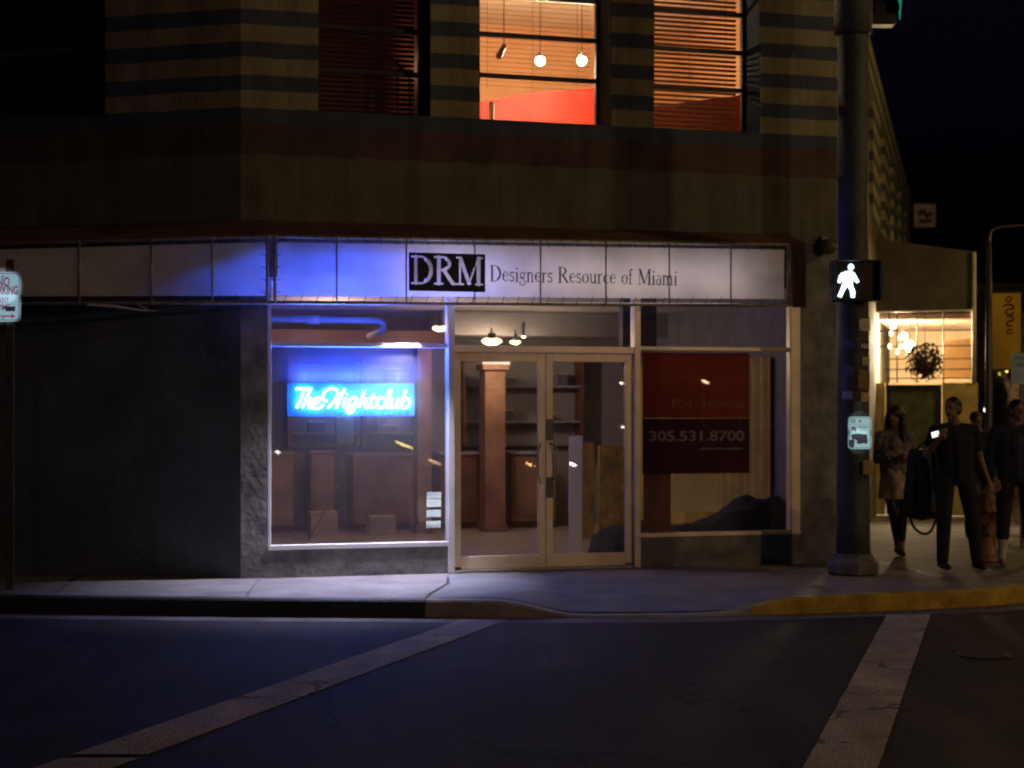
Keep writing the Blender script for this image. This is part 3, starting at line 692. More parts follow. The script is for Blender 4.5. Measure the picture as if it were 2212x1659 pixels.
for ch_ in 'DRM':
    for pts, wd in G[ch_][1]:
        P_ = [Vector(((x+a_)*.262*kx_+.025, b_*.262+.075)) for a_, b_ in pts]
        cut += [(P_[i], P_[i+1], wd*.262/2+.002) for i in range(len(P_)-1)]
    x += G[ch_][0]
lpm = MB(); cw = .006; nx = int((sd1-sd0)/cw); ny = int((zt_-zb_)/cw); vid = {}; vs = []; fs = []
def vv(i, j):
    if (i, j) not in vid: vid[(i, j)] = len(vs); vs.append(Bp(lerp(sd0, sd1, i/nx), .022, lerp(zb_, zt_, j/ny)))
    return vid[(i, j)]
for i in range(nx):
    for j in range(ny):
        pc_ = Vector(((i+.5)*(sd1-sd0)/nx, (j+.5)*(zt_-zb_)/ny))
        if any(seg_d(pc_, a_, b_) < w_ for a_, b_, w_ in cut): continue
        fs.append((vv(i, j), vv(i+1, j), vv(i+1, j+1), vv(i, j+1)))
lpm.add(vs, fs).build('logo_panel', M['navy'], aw)
ribbon_text(MB(), 'DRM', Bp, sd0+.025, zb_+.075, .030, .262, sd1-sd0-.045, 1.0).build('lettering', M['banner'], aw)
ribbon_text(MB(), 'Designers Resource of Miami', Bp, S(1058, .37), ZF(607, S(1058, .37), .37), .016, .155, S(1464, .37)-S(1058, .37), 1.05).build('lettering', M['ink'], aw)

# ------------------------------------------------------------ strip light behind the banner, with two added fill lamps
wlp = root('strip_light', tuple(F(S(985), .06, 3.10)), 'white strip light fixed behind the banner above the door mullion', 'light')
MB().box(S(985)-.3, S(985)+.3, .0, .05, 3.09, 3.15, F).build('housing', M['white'], wlp)
MB().box(S(985)-.28, S(985)+.28, .01, .045, 3.07, 3.088, F).build('diffuser', emat('strip_light_glow', (.82, .80, 1.0), 12), wlp)
lamp('strip_light_lamp', 'POINT', tuple(F(S(960), .13, 3.0)), 1.5, (.78, .76, 1.0), .05)
al = lamp('banner_back_fill', 'AREA', tuple(F(3.4, .03, 3.0)), 7.2, (1.0, .82, .84), .2, target=tuple(F(3.4, 1, 2.9)))  # area lamp added to backlight the banner cloth
al.data.shape = 'RECTANGLE'; al.data.size = 3.8; al.data.size_y = .22
lamp('sidewalk_fill_spot', 'SPOT', tuple(F(S(900), .20, 2.62)), 840, (.80, .76, 1.0), .05, target=tuple(F(S(735), .38, 0)), angle=math.radians(84), blend=.9)  # added spot that throws the pale pool on the sidewalk

# ------------------------------------------------------------ neon sign
NS = -.14; ns0, ns1 = S(622, NS), S(897, NS); nz0, nz1 = ZF(899, ns0, NS), ZF(827, ns0, NS)
nr = root('neon_sign', tuple(F((ns0+ns1)/2, NS, nz0)), 'glowing blue script neon sign on a panel inside the left shop window', 'neon sign')
kx = (ns1-ns0)/2110.0; kz = (nz1-nz0)/560.0
def NP(x, y, dn=.0): return F(ns0 + (x-60)*kx, NS+dn, nz1 - (y-85)*kz)
M['neon_back'] = mat('blue_acrylic', (.006, .17, .85), .6, .02)
MB().box(ns0, ns1, NS-.045, NS-.038, nz0, nz1, F).build('backing_panel', M['neon_back'], nr)
strokes = [
 [(190,190),(300,180),(445,190)], [(335,190),(270,350),(205,505)],
 [(425,200),(350,370),(295,505),(330,420),(385,345),(425,350),(400,430),(395,490),(430,505),(470,480)],
 [(470,430),(540,420),(580,360),(550,325),(500,350),(460,430),(480,500),(540,515),(610,480),(640,450)],
 [(700,395),(640,370),(630,290),(680,215),(770,180),(860,200),(880,250),(850,330),(780,430),(715,510)],
 [(870,220),(880,330),(865,430),(850,505),(900,390),(950,260),(990,190)],
 [(1010,330),(985,420),(975,480),(1010,505),(1060,470)], [(1025,275),(1035,268)],
 [(1180,350),(1130,325),(1075,370),(1065,440),(1100,480),(1150,440),(1190,345),(1160,460),(1130,550),(1080,590),(1035,570),(1060,520),(1200,470)],
 [(1310,215),(1265,360),(1225,500),(1260,410),(1310,350),(1345,360),(1330,430),(1325,490),(1360,500),(1400,450)],
 [(1470,265),(1430,390),(1415,470),(1440,505),(1490,480)], [(1400,345),(1520,340)],
 [(1640,350),(1590,325),(1540,370),(1525,450),(1560,505),(1620,495),(1660,450)],
 [(1660,450),(1720,330),(1755,215),(1735,215),(1690,370),(1675,470),(1705,505),(1750,480)],
 [(1790,340),(1765,420),(1765,485),(1800,505),(1850,460),(1890,345),(1865,430),(1865,490),(1900,500)],
 [(2010,200),(1965,340),(1935,450),(1960,505),(2020,495),(2070,430),(2065,360),(2010,345),(1965,400)]]
M['neon'] = emat('neon_tube_glow', (.10, .36, 1.0), 62)
tb = MB()
for i, st in enumerate(strokes):
    pts = catmull([(a, b) for a, b in st], 5); tb.tube([NP(p_.x, p_.y, .003*(i % 2)) for p_ in pts], .0118, 6)
tb.build('tubing', M['neon'], nr, smooth=True)
MB().box(S(726, NS), S(764, NS), NS-.09, NS-.0, ZF(957, ns0, NS), nz0-.01, F).build('transformer_box', M['black'], nr, bevel=.006)
nl = lamp('neon_sign_lamp', 'AREA', tuple(F((ns0+ns1)/2, -.15, nz1+.015)), 150, (.028, .085, 1.0), .1)
xa = Vector((D.x, D.y, 0)); za = -(Vector((N.x, N.y, 0))*.25 + Vector((0, 0, 1))).normalized(); ya = za.cross(xa)
nl.data.shape = 'RECTANGLE'; nl.data.size = 1.15; nl.data.size_y = .02
nl.rotation_euler = Matrix((xa, ya, za)).transposed().to_euler()
for x in (660, 860): MB().tube([F(S(x, NS), NS-.03, nz1), F(S(x, NS), NS-.03, zb1+.2)], .003, 5).build('hanging_chain', M['metal_dark'], nr)
MB().tube(catmull([F(S(745, NS), NS-.05, ZF(957, ns0, NS)), F(S(742, NS), NS-.06, 1.0), F(S(700, NS), NS-.08, .6), F(S(668, NS), NS-.1, .33)], 6), .006, 6).build('power_cord', M['black'], nr)

# ------------------------------------------------------------ things in the shop
def counter(p0, p1, h, m, label, n=-5.5, depth=.5, toe=True):
    a, b = S(p0, n), S(p1, n); c = F((a+b)/2, n-depth/2, .008)
    r_ = root('counter', tuple(c), label, 'counter', 'wooden counters along the back of the shop')
    MB().box(a, b, n-depth, n, .10, h-.04, F).build('body', m, r_, bevel=.005)
    MB().box(a-.02, b+.02, n-depth, n+.03, h-.038, h, F).build('counter_top', M['iwall'], r_, bevel=.005)
    MB().box(a+.02, b-.02, n-depth, n-.05, .009, .098, F).build('plinth', M['wood_dark'], r_)
    pm = MB(); k = max(1, int((b-a)/.45))
    for i in range(k):
        x0 = lerp(a, b, i/k)+.04; x1 = lerp(a, b, (i+1)/k)-.04; pm.box(x0, x1, n+.001, n+.012, .18, h-.12, F)
    pm.build('front_panel', m, r_)
counter(540, 634, 1.08, M['wood'], 'orange wooden counter at the left edge of the left shop window')
counter(672, 722, 1.10, M['wood'], 'narrow orange counter right of the leftmost counter')
counter(764, 892, 1.05, M['wood'], 'wide orange wooden counter below the right half of the neon sign')
counter(950, 1044, 1.06, M['wood_dark'], 'dark brown counter left of the wooden pillar behind the door')
counter(1105, 1200, 1.06, M['wood'], 'brown counter right of the wooden pillar behind the door')
def shelf(p0, p1, z0, z1, label, zs, n=-6.0):
    a, b = S(p0, n), S(p1, n); r_ = root('shelf_unit', tuple(F((a+b)/2, n, z0)), label, 'shelf', 'shelf units on the back wall of the shop')
    fr_ = MB(); fr_.box(a, a+.05, n-.28, n, z0, z1, F); fr_.box(b-.05, b, n-.28, n, z0, z1, F); fr_.box(a+.05, b-.05, n-.28, n, z1-.05, z1, F); fr_.build('frame', M['wood_dark'], r_)
    for z in zs: MB().box(a+.05, b-.05, n-.28, n-.01, z, z+.03, F).build('shelf', M['iwall'], r_)
    rg_ = random.Random(int(p0))
    for z in zs:                                   # odds and ends left on the shelves
        for _ in range(2):
            x_ = rg_.uniform(a+.12, b-.3); w_ = rg_.uniform(.08, .22); h_ = rg_.uniform(.08, .2)
            it = root('storage_box', tuple(F(x_, n-.1, z+.03)), 'small box left standing on a back wall shelf of the shop', 'box', 'small boxes on the shop shelves')
            MB().box(x_, x_+w_, n-.2, n-.04, z+.031, z+.03+h_, F).build('body', M['iwall2'], it, bevel=.004); MB().box(x_-.004, x_+w_+.004, n-.204, n-.036, z+.0305+h_, z+.05+h_, F).build('lid', M['iceil'], it)
    MB().box(a+.05, b-.05, n-.30, n-.285, z0, z1-.05, F).build('back_panel', M['iwall'], r_)
shelf(622, 778, 1.12, 2.34, 'dark framed shelf unit on the back wall behind the neon sign', [1.3, 1.7])
shelf(784, 905, 1.12, 2.34, 'dark framed shelf unit on the back wall right of the neon sign', [1.3, 1.7, 2.0])
shelf(1000, 1262, 1.12, 2.5, 'wide shelf unit on the back wall seen through the glass door', [1.45, 1.95])
# boxes on the shop floor
def carton(px0, px1, h, n, m, label):
    a, b = S(px0, n), S(px1, n); r_ = root('cardboard_box', tuple(F((a+b)/2, n-.15, .01)), label, 'box', 'boxes on the shop floor')
    MB().box(a, b, n-.3, n, .01, h, F).build('body', m, r_, bevel=.004); MB().box(a-.004, b+.004, n-.16, n-.12, h-.002, h+.003, F).build('tape', M['white'], r_)
carton(672, 730, .33, -4.6, mat('cardboard', (.30, .22, .15), .8), 'pale low box on the shop floor left of the neon transformer')
carton(800, 855, .25, -4.8, mat('cardboard2', (.26, .19, .14), .8), 'low brown box on the shop floor under the wide counter')
carton(905, 922, .22, -.6, M['white'], 'small white box on the floor beside the window stickers')
# track lights
def track_light(px, py, n, aim, power, label, r=.05):
    s = S(px, n); z = ZF(py, s, n); base = F(s, n, z)
    r_ = root('spot_light', tuple(base), label, 'light', 'warm spot lights under the shop ceiling')
    MB().tube([base + Vector((0, 0, .1)), base + Vector((0, 0, .16))], .012, 6).build('stem', M['black'], r_)
    MB().lathe([(r*.6, .1), (r, .02), (r, -.0)], tuple(base), 16).build('shade', M['metal_dark'], r_, smooth=True)
    MB().ell(base + Vector((0, 0, -.005)), (r*1.9, r*1.2, r*.75)).build('bulb', emat('warm_bulb', (1, .74, .40), 2.6 if r > .03 else 20), r_, smooth=True)
    lamp('spot_lamp', 'POINT', tuple(base + Vector((0, 0, -.09))), power, (1.0, .74, .52), .04)
track_light(950, 708, -3.2, None, 15, 'warm spot light just left of the door mullion')
track_light(1062, 736, -4.2, None, 34, 'warm spot light above the wooden pillar behind the door', .07)
track_light(1113, 738, -4.5, None, 12, 'small warm spot light right of the one over the pillar', .04)
lamp('shop_back_lamp', 'POINT', tuple(F(1.4, -3.0, 2.55)), 26, (1.0, .66, .45), .1)
track_light(1131, 727, -1.2, None, .5, 'tiny bright lamp above the left door leaf', .012)
# white board standing behind the door, black sheet heap
a, b = S(1229, -.5), S(1257, -.5); bd = root('white_board', tuple(F((a+b)/2, -.5, .01)), 'narrow white board standing upright behind the right door leaf', 'board')
MB().prism([(a, .01), (b, .01), (b+.005, 1.37), (a+.008, 1.36)], F, -.52, -.5).build('panel', M['white'], bd)
MB().box(a-.05, b+.05, -.56, -.46, .008, .03, F).build('foot', M['white'], bd)
vs = []; fs = []; h0, h1 = S(1262, -1.3), S(1702, -.7); nu, nv = 60, 16
prof = [(0, .30), (.12, .36), (.2, .42), (.3, .34), (.45, .36), (.58, .40), (.7, .58), (.8, .64), (.95, .62), (1, .55)]
def pf(u):
    for (a_, b_), (c_, d_) in zip(prof[:-1], prof[1:]):
        if a_ <= u <= c_: return lerp(b_, d_, (u-a_)/(c_-a_))
    return prof[-1][1]
for i in range(nu+1):
    for j in range(nv+1):
        u, v = i/nu, j/nv; hgt = pf(u)*(math.sin(math.pi*min(1, max(0, v)))**.4)*(1 if 0 < u < 1 else 0)
        hgt *= 1+.06*math.sin(u*37+v*9)+.04*math.sin(v*23+u*11)
        vs.append(F(lerp(h0, h1, u), lerp(-.28, -1.25, v), .012+max(0, hgt)))
for i in range(nu):
    for j in range(nv): fs.append((i*(nv+1)+j, (i+1)*(nv+1)+j, (i+1)*(nv+1)+j+1, i*(nv+1)+j+1))
tag(MB().add(vs, fs).build('dust_sheet', mat('black_sheet', (.004, .004, .008), .9, .2, 8), smooth=True), 'black sheet heaped on the floor behind the right shop window', 'sheet')
# yellow curtains on the right wall of the shop
cu = MB(); vs = []; fs = []; k = 120
for i in range(k+1):
    n = lerp(-6.2, -1.2, i/k); off = .05+.035*math.sin(i*1.1)
    for z in (.03, 2.25): vs.append(F(si1-off, n, z))
for i in range(k): fs.append((2*i, 2*i+1, 2*i+3, 2*i+2))
tag(cu.add(vs, fs).build('curtain', mat('mustard_curtain', (.42, .29, .07), .8, .15, 3), smooth=True), 'pleated mustard curtain along the right wall inside the shop', 'curtain')

# low mustard folding screen seen through the right door leaf
fs_ = root('folding_screen', tuple(F(S(1310, -3.4), -3.4, .01)), 'low mustard panelled screen seen through the right door leaf', 'screen'); M['mustard'] = mat('mustard_panel', (.50, .34, .05), .7, .25, 9)
for i_, (p0_, p1_, n_) in enumerate(((1252, 1290, -3.5), (1290, 1328, -3.35), (1328, 1385, -3.45))):
    MB().box(S(p0_, -3.4)+.004, S(p1_, -3.4)-.004, n_-.03, n_, .012, 1.22-.03*i_, F).build('panel', M['mustard'], fs_, bevel=.005)
# posters in the right window
pn_ = -.085
def sheet(p0, p1, y0, y1, n, m, name, parent=None, th=.003):
    a, b = S(p0, n), S(p1, n); sm = (a+b)/2; z0, z1 = ZF(y1, sm, n), ZF(y0, sm, n)
    return MB().box(a, b, n-th, n, z0, z1, F).build(name, m, parent)
a, b = S(1388, pn_), S(1619, pn_); sm = (a+b)/2
ps = root('lease_poster', tuple(F(sm, pn_, ZF(1022, sm, pn_))), 'big red and purple lease poster with a phone number in the right shop window', 'poster')
M['pred'] = fabric_trans('poster_red', (.42, .10, .065), .5); M['ppur'] = fabric_trans('poster_purple', (.13, .035, .065), .5)
sheet(1388, 1619, 762, 903, pn_, M['pred'], 'red_field', ps); sheet(1388, 1619, 904, 1023, pn_, M['ppur'], 'purple_field', ps)
M['pgrey'] = mat('poster_lettering', (.24, .19, .21), .7, .05); M['pred2'] = mat('poster_red_lettering', (.26, .11, .09), .7, .05)
zz = ZF(880, sm, pn_)
textmesh('for lease', .14, F, S(1448, pn_), zz, pn_+.003, 'lettering', M['pred2'], ps, width=S(1605, pn_)-S(1448, pn_))
textmesh('305.531.8700', .15, F, S(1400, pn_), ZF(952, sm, pn_), pn_+.003, 'lettering', M['pgrey'], ps, width=S(1606, pn_)-S(1400, pn_), weight=.003)
ml_ = MB(); x = S(1510, pn_); random.seed(4)
while x < S(1604, pn_): 
    w_ = random.uniform(.008, .018); ml_.box(x, x+w_, pn_+.001, pn_+.003, ZF(972, sm, pn_), ZF(972, sm, pn_)+random.choice((.018, .022, .028)), F); x += w_+.006
ml_.build('small_print', M['pgrey'], ps)
tag(sheet(1390, 1449, 1024, 1150, pn_-.01, mat('brown_paper', (.14, .035, .025), .8), 'paper_sheet'), 'dark red brown paper strip on the glass under the lease poster', 'paper')
tag(sheet(1452, 1551, 1024, 1106, pn_-.02, fabric_trans('cream_paper', (.80, .72, .50), .6), 'paper_sheet'), 'cream paper sheet hanging under the middle of the lease poster', 'paper')

# four small stickers on the left window
for i, (y0, y1, lab) in enumerate(((1063, 1077, 'small white sticker, topmost of the four on the left window'), (1079, 1095, 'small white sticker, second from the top on the left window'), (1102, 1117, 'small white sticker, third from the top on the left window'), (1126, 1141, 'small white sticker, lowest of the four on the left window'))):
    p0, p1 = 922.5+(-i*.4), 953-(i*.4); a, b = S(p0, -.05), S(p1, -.05)
    z0, z1 = ZF(y1, a, -.05), ZF(y0, a, -.05); r_ = root('sticker', tuple(F((a+b)/2, -.05, z0)), lab, 'sticker', 'small stickers low on the left window')
    MB().box(a, b, -.055, -.052, z0, z1, F).build('sheet', M['white'], r_)
    pr_ = MB()
    for k in range(3):
        x = a+.01
        while x < b-.02:
            w_ = random.uniform(.008, .022); pr_.box(x, x+w_, -.0515, -.0505, z1-.018-k*.02, z1-.010-k*.02, F); x += w_+.006
    pr_.build('small_print', mat('sticker_print', (.35, .50, .50), .7), r_)

# upstairs things
def bulb_up(px, py, label):
    n = -1.9; s = S(px, n); z = ZF(py, s, n); b_ = F(s, n, z)
    r_ = root('pendant_lamp', tuple(b_), label, 'lamp', 'bulbs hanging in the upstairs room')
    MB().tube([b_+Vector((0, 0, .05)), F(s, n, 6.59)], .005, 6).build('cord', M['black'], r_)
    MB().lathe([(.02, .10), (.035, .06), (.045, .03)], tuple(b_), 12).build('socket', M['white'], r_, smooth=True)
    MB().ell(b_, (.06, .06, .055)).build('bulb', emat('upstairs_bulb', (1, .78, .42), 22), r_, smooth=True)
    lamp('upstairs_lamp', 'POINT', tuple(b_-Vector((0, 0, .08))), 92, (1.0, .75, .46), .06)
bulb_up(1167, 131, 'hanging bulb in the middle upstairs window, the left of two'); bulb_up(1257, 131, 'hanging bulb in the middle upstairs window, the right of two')
n = -2.9; a, b = S(1020, n), S(1330, n)
rs_ = root('red_partition', tuple(F((a+b)/2, n, 3.71)), 'red slanting partition low in the bright upstairs window', 'partition')
MB().prism([(a, 3.71), (b, 3.71), (b, ZF(186, b, n)), (a+.5, ZF(200, a, n)), (a+.3, ZF(212, a, n)), (a, ZF(222, a, n))], F, n-.05, n).build('panel', M['red'], rs_)
n = -.9; a = S(1062, n); tag(MB().tube([F(a, n, 3.72), F(a, n, 4.95)], .03, 10).build('floor_lamp_stem', mat('pale_post', (.8, .6, .35), .5), smooth=True), 'pale upright post at the left side of the bright upstairs window', 'post')
n = -1.5; s = S(1083, n); z = ZF(110, s, n)
ts = root('track_spotlight', tuple(F(s, n, z)), 'small dark tilted spotlight at the upper left of the bright upstairs window', 'light')
MB().cap(F(s+.03, n, z+.05), .03, F(s-.03, n, z-.06), .035).build('head', M['wood_dark'], ts, smooth=True); MB().tube([F(s+.03, n, z+.06), F(s+.03, n, 6.59)], .006, 6).build('stem', M['black'], ts)
n = -1.2; a, b = S(1400, n), S(1660, n)
tag(MB().prism([(a, 3.71), (b+.2, 3.71), (b+.2, 5.3), (b-.3, 5.25), (a, 5.05)], F, n-.05, n).build('red_screen', mat('dark_red_screen', (.5, .05, .03), .7)), 'dark red screen low behind the slatted right upstairs window', 'screen')
# stair rail seen in the dark window
n = -1.0; s0_, s1_ = S(735, n), S(885, n)
st_ = root('stair_rail', tuple(F(s0_, n, 3.71)), 'pale sloping stair rail behind the dark left upstairs window', 'rail')
MB().tube([F(s0_, n, ZF(68, s0_, n)), F(s0_+.25, n, ZF(74, s0_, n)), F(s1_, n, ZF(165, s1_, n))], .03, 8).build('handrail', mat('pale_rail', (.75, .5, .3), .5), st_, smooth=True)
bal = MB()
for q in (0.0, .3, .55, .8, 1.0):
    s = lerp(s0_+.1, s1_, q); bal.tube([F(s, n, 3.72), F(s, n, ZF(lerp(72, 165, q), s, n))], .012, 6)
bal.build('baluster', M['wood_dark'], st_)
lamp('stair_lamp', 'POINT', tuple(F(W1[1]-.25, -2.4, 5.6)), 8, (1.0, .45, .2), .05)

# small dome lamp on the wall right of the awning
s = S(1779); z = ZF(535, s); wd = root('wall_lamp', tuple(F(s, .06, z)), 'small unlit dome lamp on the wall right of the awning', 'wall lamp')
MB().box(s-.05, s+.05, .0, .05, z-.02, z+.12, F).build('bracket', M['metal_dark'], wd, bevel=.005); MB().ell(F(s, .12, z), (.10, .10, .09)).build('dome', mat('smoked_dome', (.12, .1, .08), .12, .05, spec=.8), wd, smooth=True)

# ------------------------------------------------------------ big signal pole
PY = 16.25; PX = GX(1843, PY); PB = (PX, PY, 0)
sp_ = root('signal_pole', PB, 'thick tall concrete signal pole at the corner covered in stickers', 'signal pole')
M['pole'] = mat('pole_concrete', (.052, .056, .055), .6, .2, 3, .3, 25)
MB().lathe([(.172, .10), (.165, .5), (.155, 2.5), (.150, 5.4), (.150, 5.41)], PB, 28).build('shaft', M['pole'], sp_, smooth=True)
MB().lathe([(.150, 5.42), (.19, 5.44), (.195, 5.9), (.19, 8.6)], PB, 28).build('collar', M['pole'], sp_, smooth=True)
MB().lathe([(.26, .0), (.26, .10), (.23, .14), (.20, .16), (.20, .2)], PB, 8).build('base', mat('pole_base', (.15, .14, .13), .8, .3, 5, .6, 20), sp_, bevel=.01)
def on_pole(ang, z, rr=.158): return Vector((PX + rr*math.sin(ang), PY - rr*math.cos(ang), z))
def pole_patch(a0, a1, z0, z1, m, name, label=None, cat=None, group=None, rr=.164, th=.004):
    mb = MB(); k = 6; vs = []; fs = []
    for i in range(k+1):
        an = lerp(a0, a1, i/k)
        for r_ in (rr, rr+th):
            for z_ in (z0, z1): vs.append(on_pole(an, z_, r_))
    for i in range(k):
        q = i*4; fs += [(q+2, q+3, q+7, q+6), (q, q+4, q+5, q+1), (q+1, q+5, q+7, q+3), (q, q+2, q+6, q+4)]
    fs += [(0, 1, 3, 2), (k*4, k*4+2, k*4+3, k*4+1)]
    o = mb.add(vs, fs).build(name, m)
    if label: tag(o, label, cat, group)
    return o
def zp(py): return ZC + (HOR-py)*PY/FPX
stk = [(.15, 1.2, 690, 716, (.50, .45, .32), 'pale yellow sticker on the pole just below the walking signal'),
       (.35, 1.15, 772, 790, (.40, .34, .18), 'mustard sticker on the pole under the NAR lettering'),
       (.1, 1.1, 800, 840, (.20, .13, .03), 'brown orange sticker in the middle of the pole'),
       (.25, 1.05, 848, 868, (.42, .36, .2), 'cream square sticker on the pole above the button sign'),
       (-.9, -.25, 846, 862, (.30, .30, .50), 'lavender sticker on the left side of the pole above the button sign'),
       (-.8, -.2, 790, 815, (.10, .12, .25), 'blue sticker on the left side of the pole at mid height'),
       (-.7, -.1, 735, 752, (.10, .09, .22), 'dark violet sticker on the left side of the pole level with the lettering'),
       (-.2, .35, 868, 892, (.06, .14, .16), 'teal sticker on the pole directly above the button sign')]
for i, (a0, a1, y0, y1, c_, lab) in enumerate(stk):
    pole_patch(a0, a1, zp(y1), zp(y0), mat('sticker_paper', c_, .5, .2, 20), 'pole_sticker', lab, 'sticker', 'stickers on the signal pole')
# black band with lettering
bnd = root('sticker_band', tuple(on_pole(.3, zp(757), .16)), 'dark band sticker with white letters NAR on the pole', 'sticker')
o = pole_patch(-.15, 1.0, zp(760), zp(737), M['black'], 'band'); o.parent = bnd
for v in o.data.vertices: v.co -= bnd.location
def PT(a_, n_, z_): an = a_/.172; return on_pole(an, z_, .169+n_)
textmesh('NAR', .075, PT, .045, zp(754), .002, 'lettering', M['white'], bnd, width=.115, depth=.001)
# walking signal
sy = PY-.36; sx0, sx1 = GX(1799, sy), GX(1903, sy); szc = lambda py: ZC+(HOR-py)*sy/FPX
sg = root('pedestrian_signal', ((sx0+sx1)/2, sy, szc(650)), 'black walk signal box with lit white walking figure on the pole', 'walk signal')
MB().box(sx0, sx1, sy, sy+.2, szc(650), szc(562)).build('housing', M['black'], sg, bevel=.012)
vz = MB(); vz.box(sx0+.01, sx1-.01, sy-.10, sy-.002, szc(562)-.012, szc(562)-.004); vz.box(sx0+.01, sx0+.018, sy-.10, sy-.002, szc(650)+.01, szc(562)-.014); vz.box(sx1-.018, sx1-.01, sy-.10, sy-.002, szc(650)+.01, szc(562)-.014); vz.build('visor', M['black'], sg)
MB().box(sx0+.1, sx1-.1, sy+.2, sy+.24, szc(620), szc(590)).build('bracket', M['metal_dark'], sg)
WM = emat('walk_figure_glow', (.62, .85, 1.0), 3.2)
# figure from a pixel outline
def FP(x, y): return (GX(x, sy), szc(y))
fig = MB()
fig.ell(Vector((FP(1838, 577)[0], sy-.006, FP(1838, 577)[1])), (.030, .006, .032), seg=14, rings=8)
T2 = lambda a_, n_, c_: Vector((a_, n_, c_))
fig.prism([FP(*q) for q in ((1827, 586), (1838, 585), (1846, 590), (1853, 603), (1856, 608), (1851, 612), (1841, 604), (1842, 617), (1847, 630), (1846, 643), (1838, 643), (1836, 628), (1830, 618), (1822, 632), (1817, 643), (1809, 640), (1815, 626), (1820, 612), (1819, 602), (1815, 612), (1809, 610), (1812, 596), (1817, 590))], T2, sy-.010, sy-.003)
fig.build('walking_figure', WM, sg)
lamp('walk_signal_lamp', 'AREA', ((sx0*.65+sx1*.35), sy-.03, szc(606)), 1.2, (.55, .75, 1.0), .16, target=((sx0*.65+sx1*.35), sy-2, szc(606)))
# button sign and push button
by = PY-.19; bx0, bx1 = GX(1832, by), GX(1883, by); bz = lambda py: ZC+(HOR-py)*by/FPX
bs = root('button_sign', ((bx0+bx1)/2, by, bz(970)), 'white crossing instruction sign with torn dark patches on the pole', 'sign')
def rrect(x0, x1, z0, z1, r):
    out = []
    for (cx, cz, a0) in ((x1-r, z1-r, 0), (x0+r, z1-r, 90), (x0+r, z0+r, 180), (x1-r, z0+r, 270)):
        for k in range(6): an = math.radians(a0+k*18); out.append((cx+r*math.cos(an), cz+r*math.sin(an)))
    return out
M['signwhite'] = mat('sign_sheeting', (.62, .88, .88), .5, .03); M['signedge'] = mat('sign_border_ink', (.10, .28, .32), .5, .05)
MB().prism(rrect(bx0, bx1, bz(970), bz(900), .03), T2, by, by+.004).build('panel', M['signwhite'], bs)
br = MB()
for (p_, q_) in (((0, 0), (0, 0)),):
    o_ = rrect(bx0+.010, bx1-.010, bz(970)+.010, bz(900)-.010, .024); i_ = rrect(bx0+.015, bx1-.015, bz(970)+.015, bz(900)-.015, .020); k = len(o_)
    br.add([(a_, by-.001, c_) for a_, c_ in o_] + [(a_, by-.001, c_) for a_, c_ in i_], [(i, (i+1) % k, (i+1) % k+k, i+k) for i in range(k)])
def bp_(x, y): return (lerp(bx0, bx1, x), lerp(bz(970), bz(900), 1-y))
def brect(mb, x0, y0, x1, y1, dn=.0015):
    a_ = bp_(x0, y0); b_ = bp_(x1, y1); mb.box(a_[0], b_[0], by-dn, by-dn+.001, b_[1], a_[1])
brect(br, .06, .235, .93, .245); brect(br, .06, .485, .93, .495); brect(br, .80, .72, .93, .735)
br.build('border', M['signedge'], bs)
pt = MB(); brect(pt, .13, .07, .30, .20, .002); brect(pt, .13, .30, .30, .43, .002); brect(pt, .46, .10, .56, .17, .002)
x = .40
for k in range(9): brect(pt, x, .30, x+.045, .335, .002); x += .055
for yy in (.36, .40, .43): brect(pt, .46, yy, .80, yy+.012, .002)
pt.build('pictogram', M['signedge'], bs)
wf = MB(); T3 = lambda a_, n_, c_: Vector((a_, n_, c_))
def bfig(pts, mb, dn): mb.prism([bp_(*q) for q in pts], T3, by-dn-.001, by-dn)
bfig([(.20, .08), (.235, .09), (.23, .11), (.25, .135), (.225, .14), (.245, .19), (.22, .19), (.205, .155), (.18, .19), (.165, .185), (.19, .14), (.175, .12)], wf, .0035); wf.build('walking_figure', M['white'], bs)
rd = MB(); brect(rd, .18, .335, .25, .39, .0035); rd.build('red_hand', mat('sign_red', (.6, .03, .06), .5), bs)
tp = MB(); bfig([(.14, .545), (.4, .52), (.8, .545), (.82, .84), (.62, .82), (.5, .85), (.36, .82), (.38, .75), (.28, .69), (.15, .69)], tp, .004); bfig([(.03, .72), (.28, .70), (.24, .95), (.12, .955), (.02, .88)], tp, .006); bfig([(.29, .32), (.33, .34), (.33, .47), (.30, .49)], tp, .004)
tp.build('torn_patch', mat('dark_torn_sticker', (.035, .04, .055), .6), bs)
MB().tube([(PX, by+.004, bz(915)), (PX, by+.05, bz(915))], .015).tube([(PX, by+.004, bz(955)), (PX, by+.05, bz(955))], .015).build('mounting_bolt', M['metal_dark'], bs)
pb = root('push_button', tuple(on_pole(.55, zp(1025), .17)), 'yellow pedestrian push button box on the pole under the button sign', 'push button')
cpx, cpy = on_pole(.6, 0, .19).x, on_pole(.6, 0, .19).y
MB().box(cpx-.055, cpx+.055, cpy-.05, cpy+.03, zp(1024), zp(994)).build('housing', mat('button_housing', (.42, .30, .10), .5, .2), pb, bevel=.012)
MB().lathe([(.0, 0), (.028, 0), (.03, .02), (.02, .03)], (0, 0, 0), 14).build('cap', M['metal_dark'], pb).matrix_local = Matrix.Translation(Vector((cpx, cpy-.05, zp(1008))) - pb.location) @ Matrix.Rotation(math.radians(90), 4, 'X')
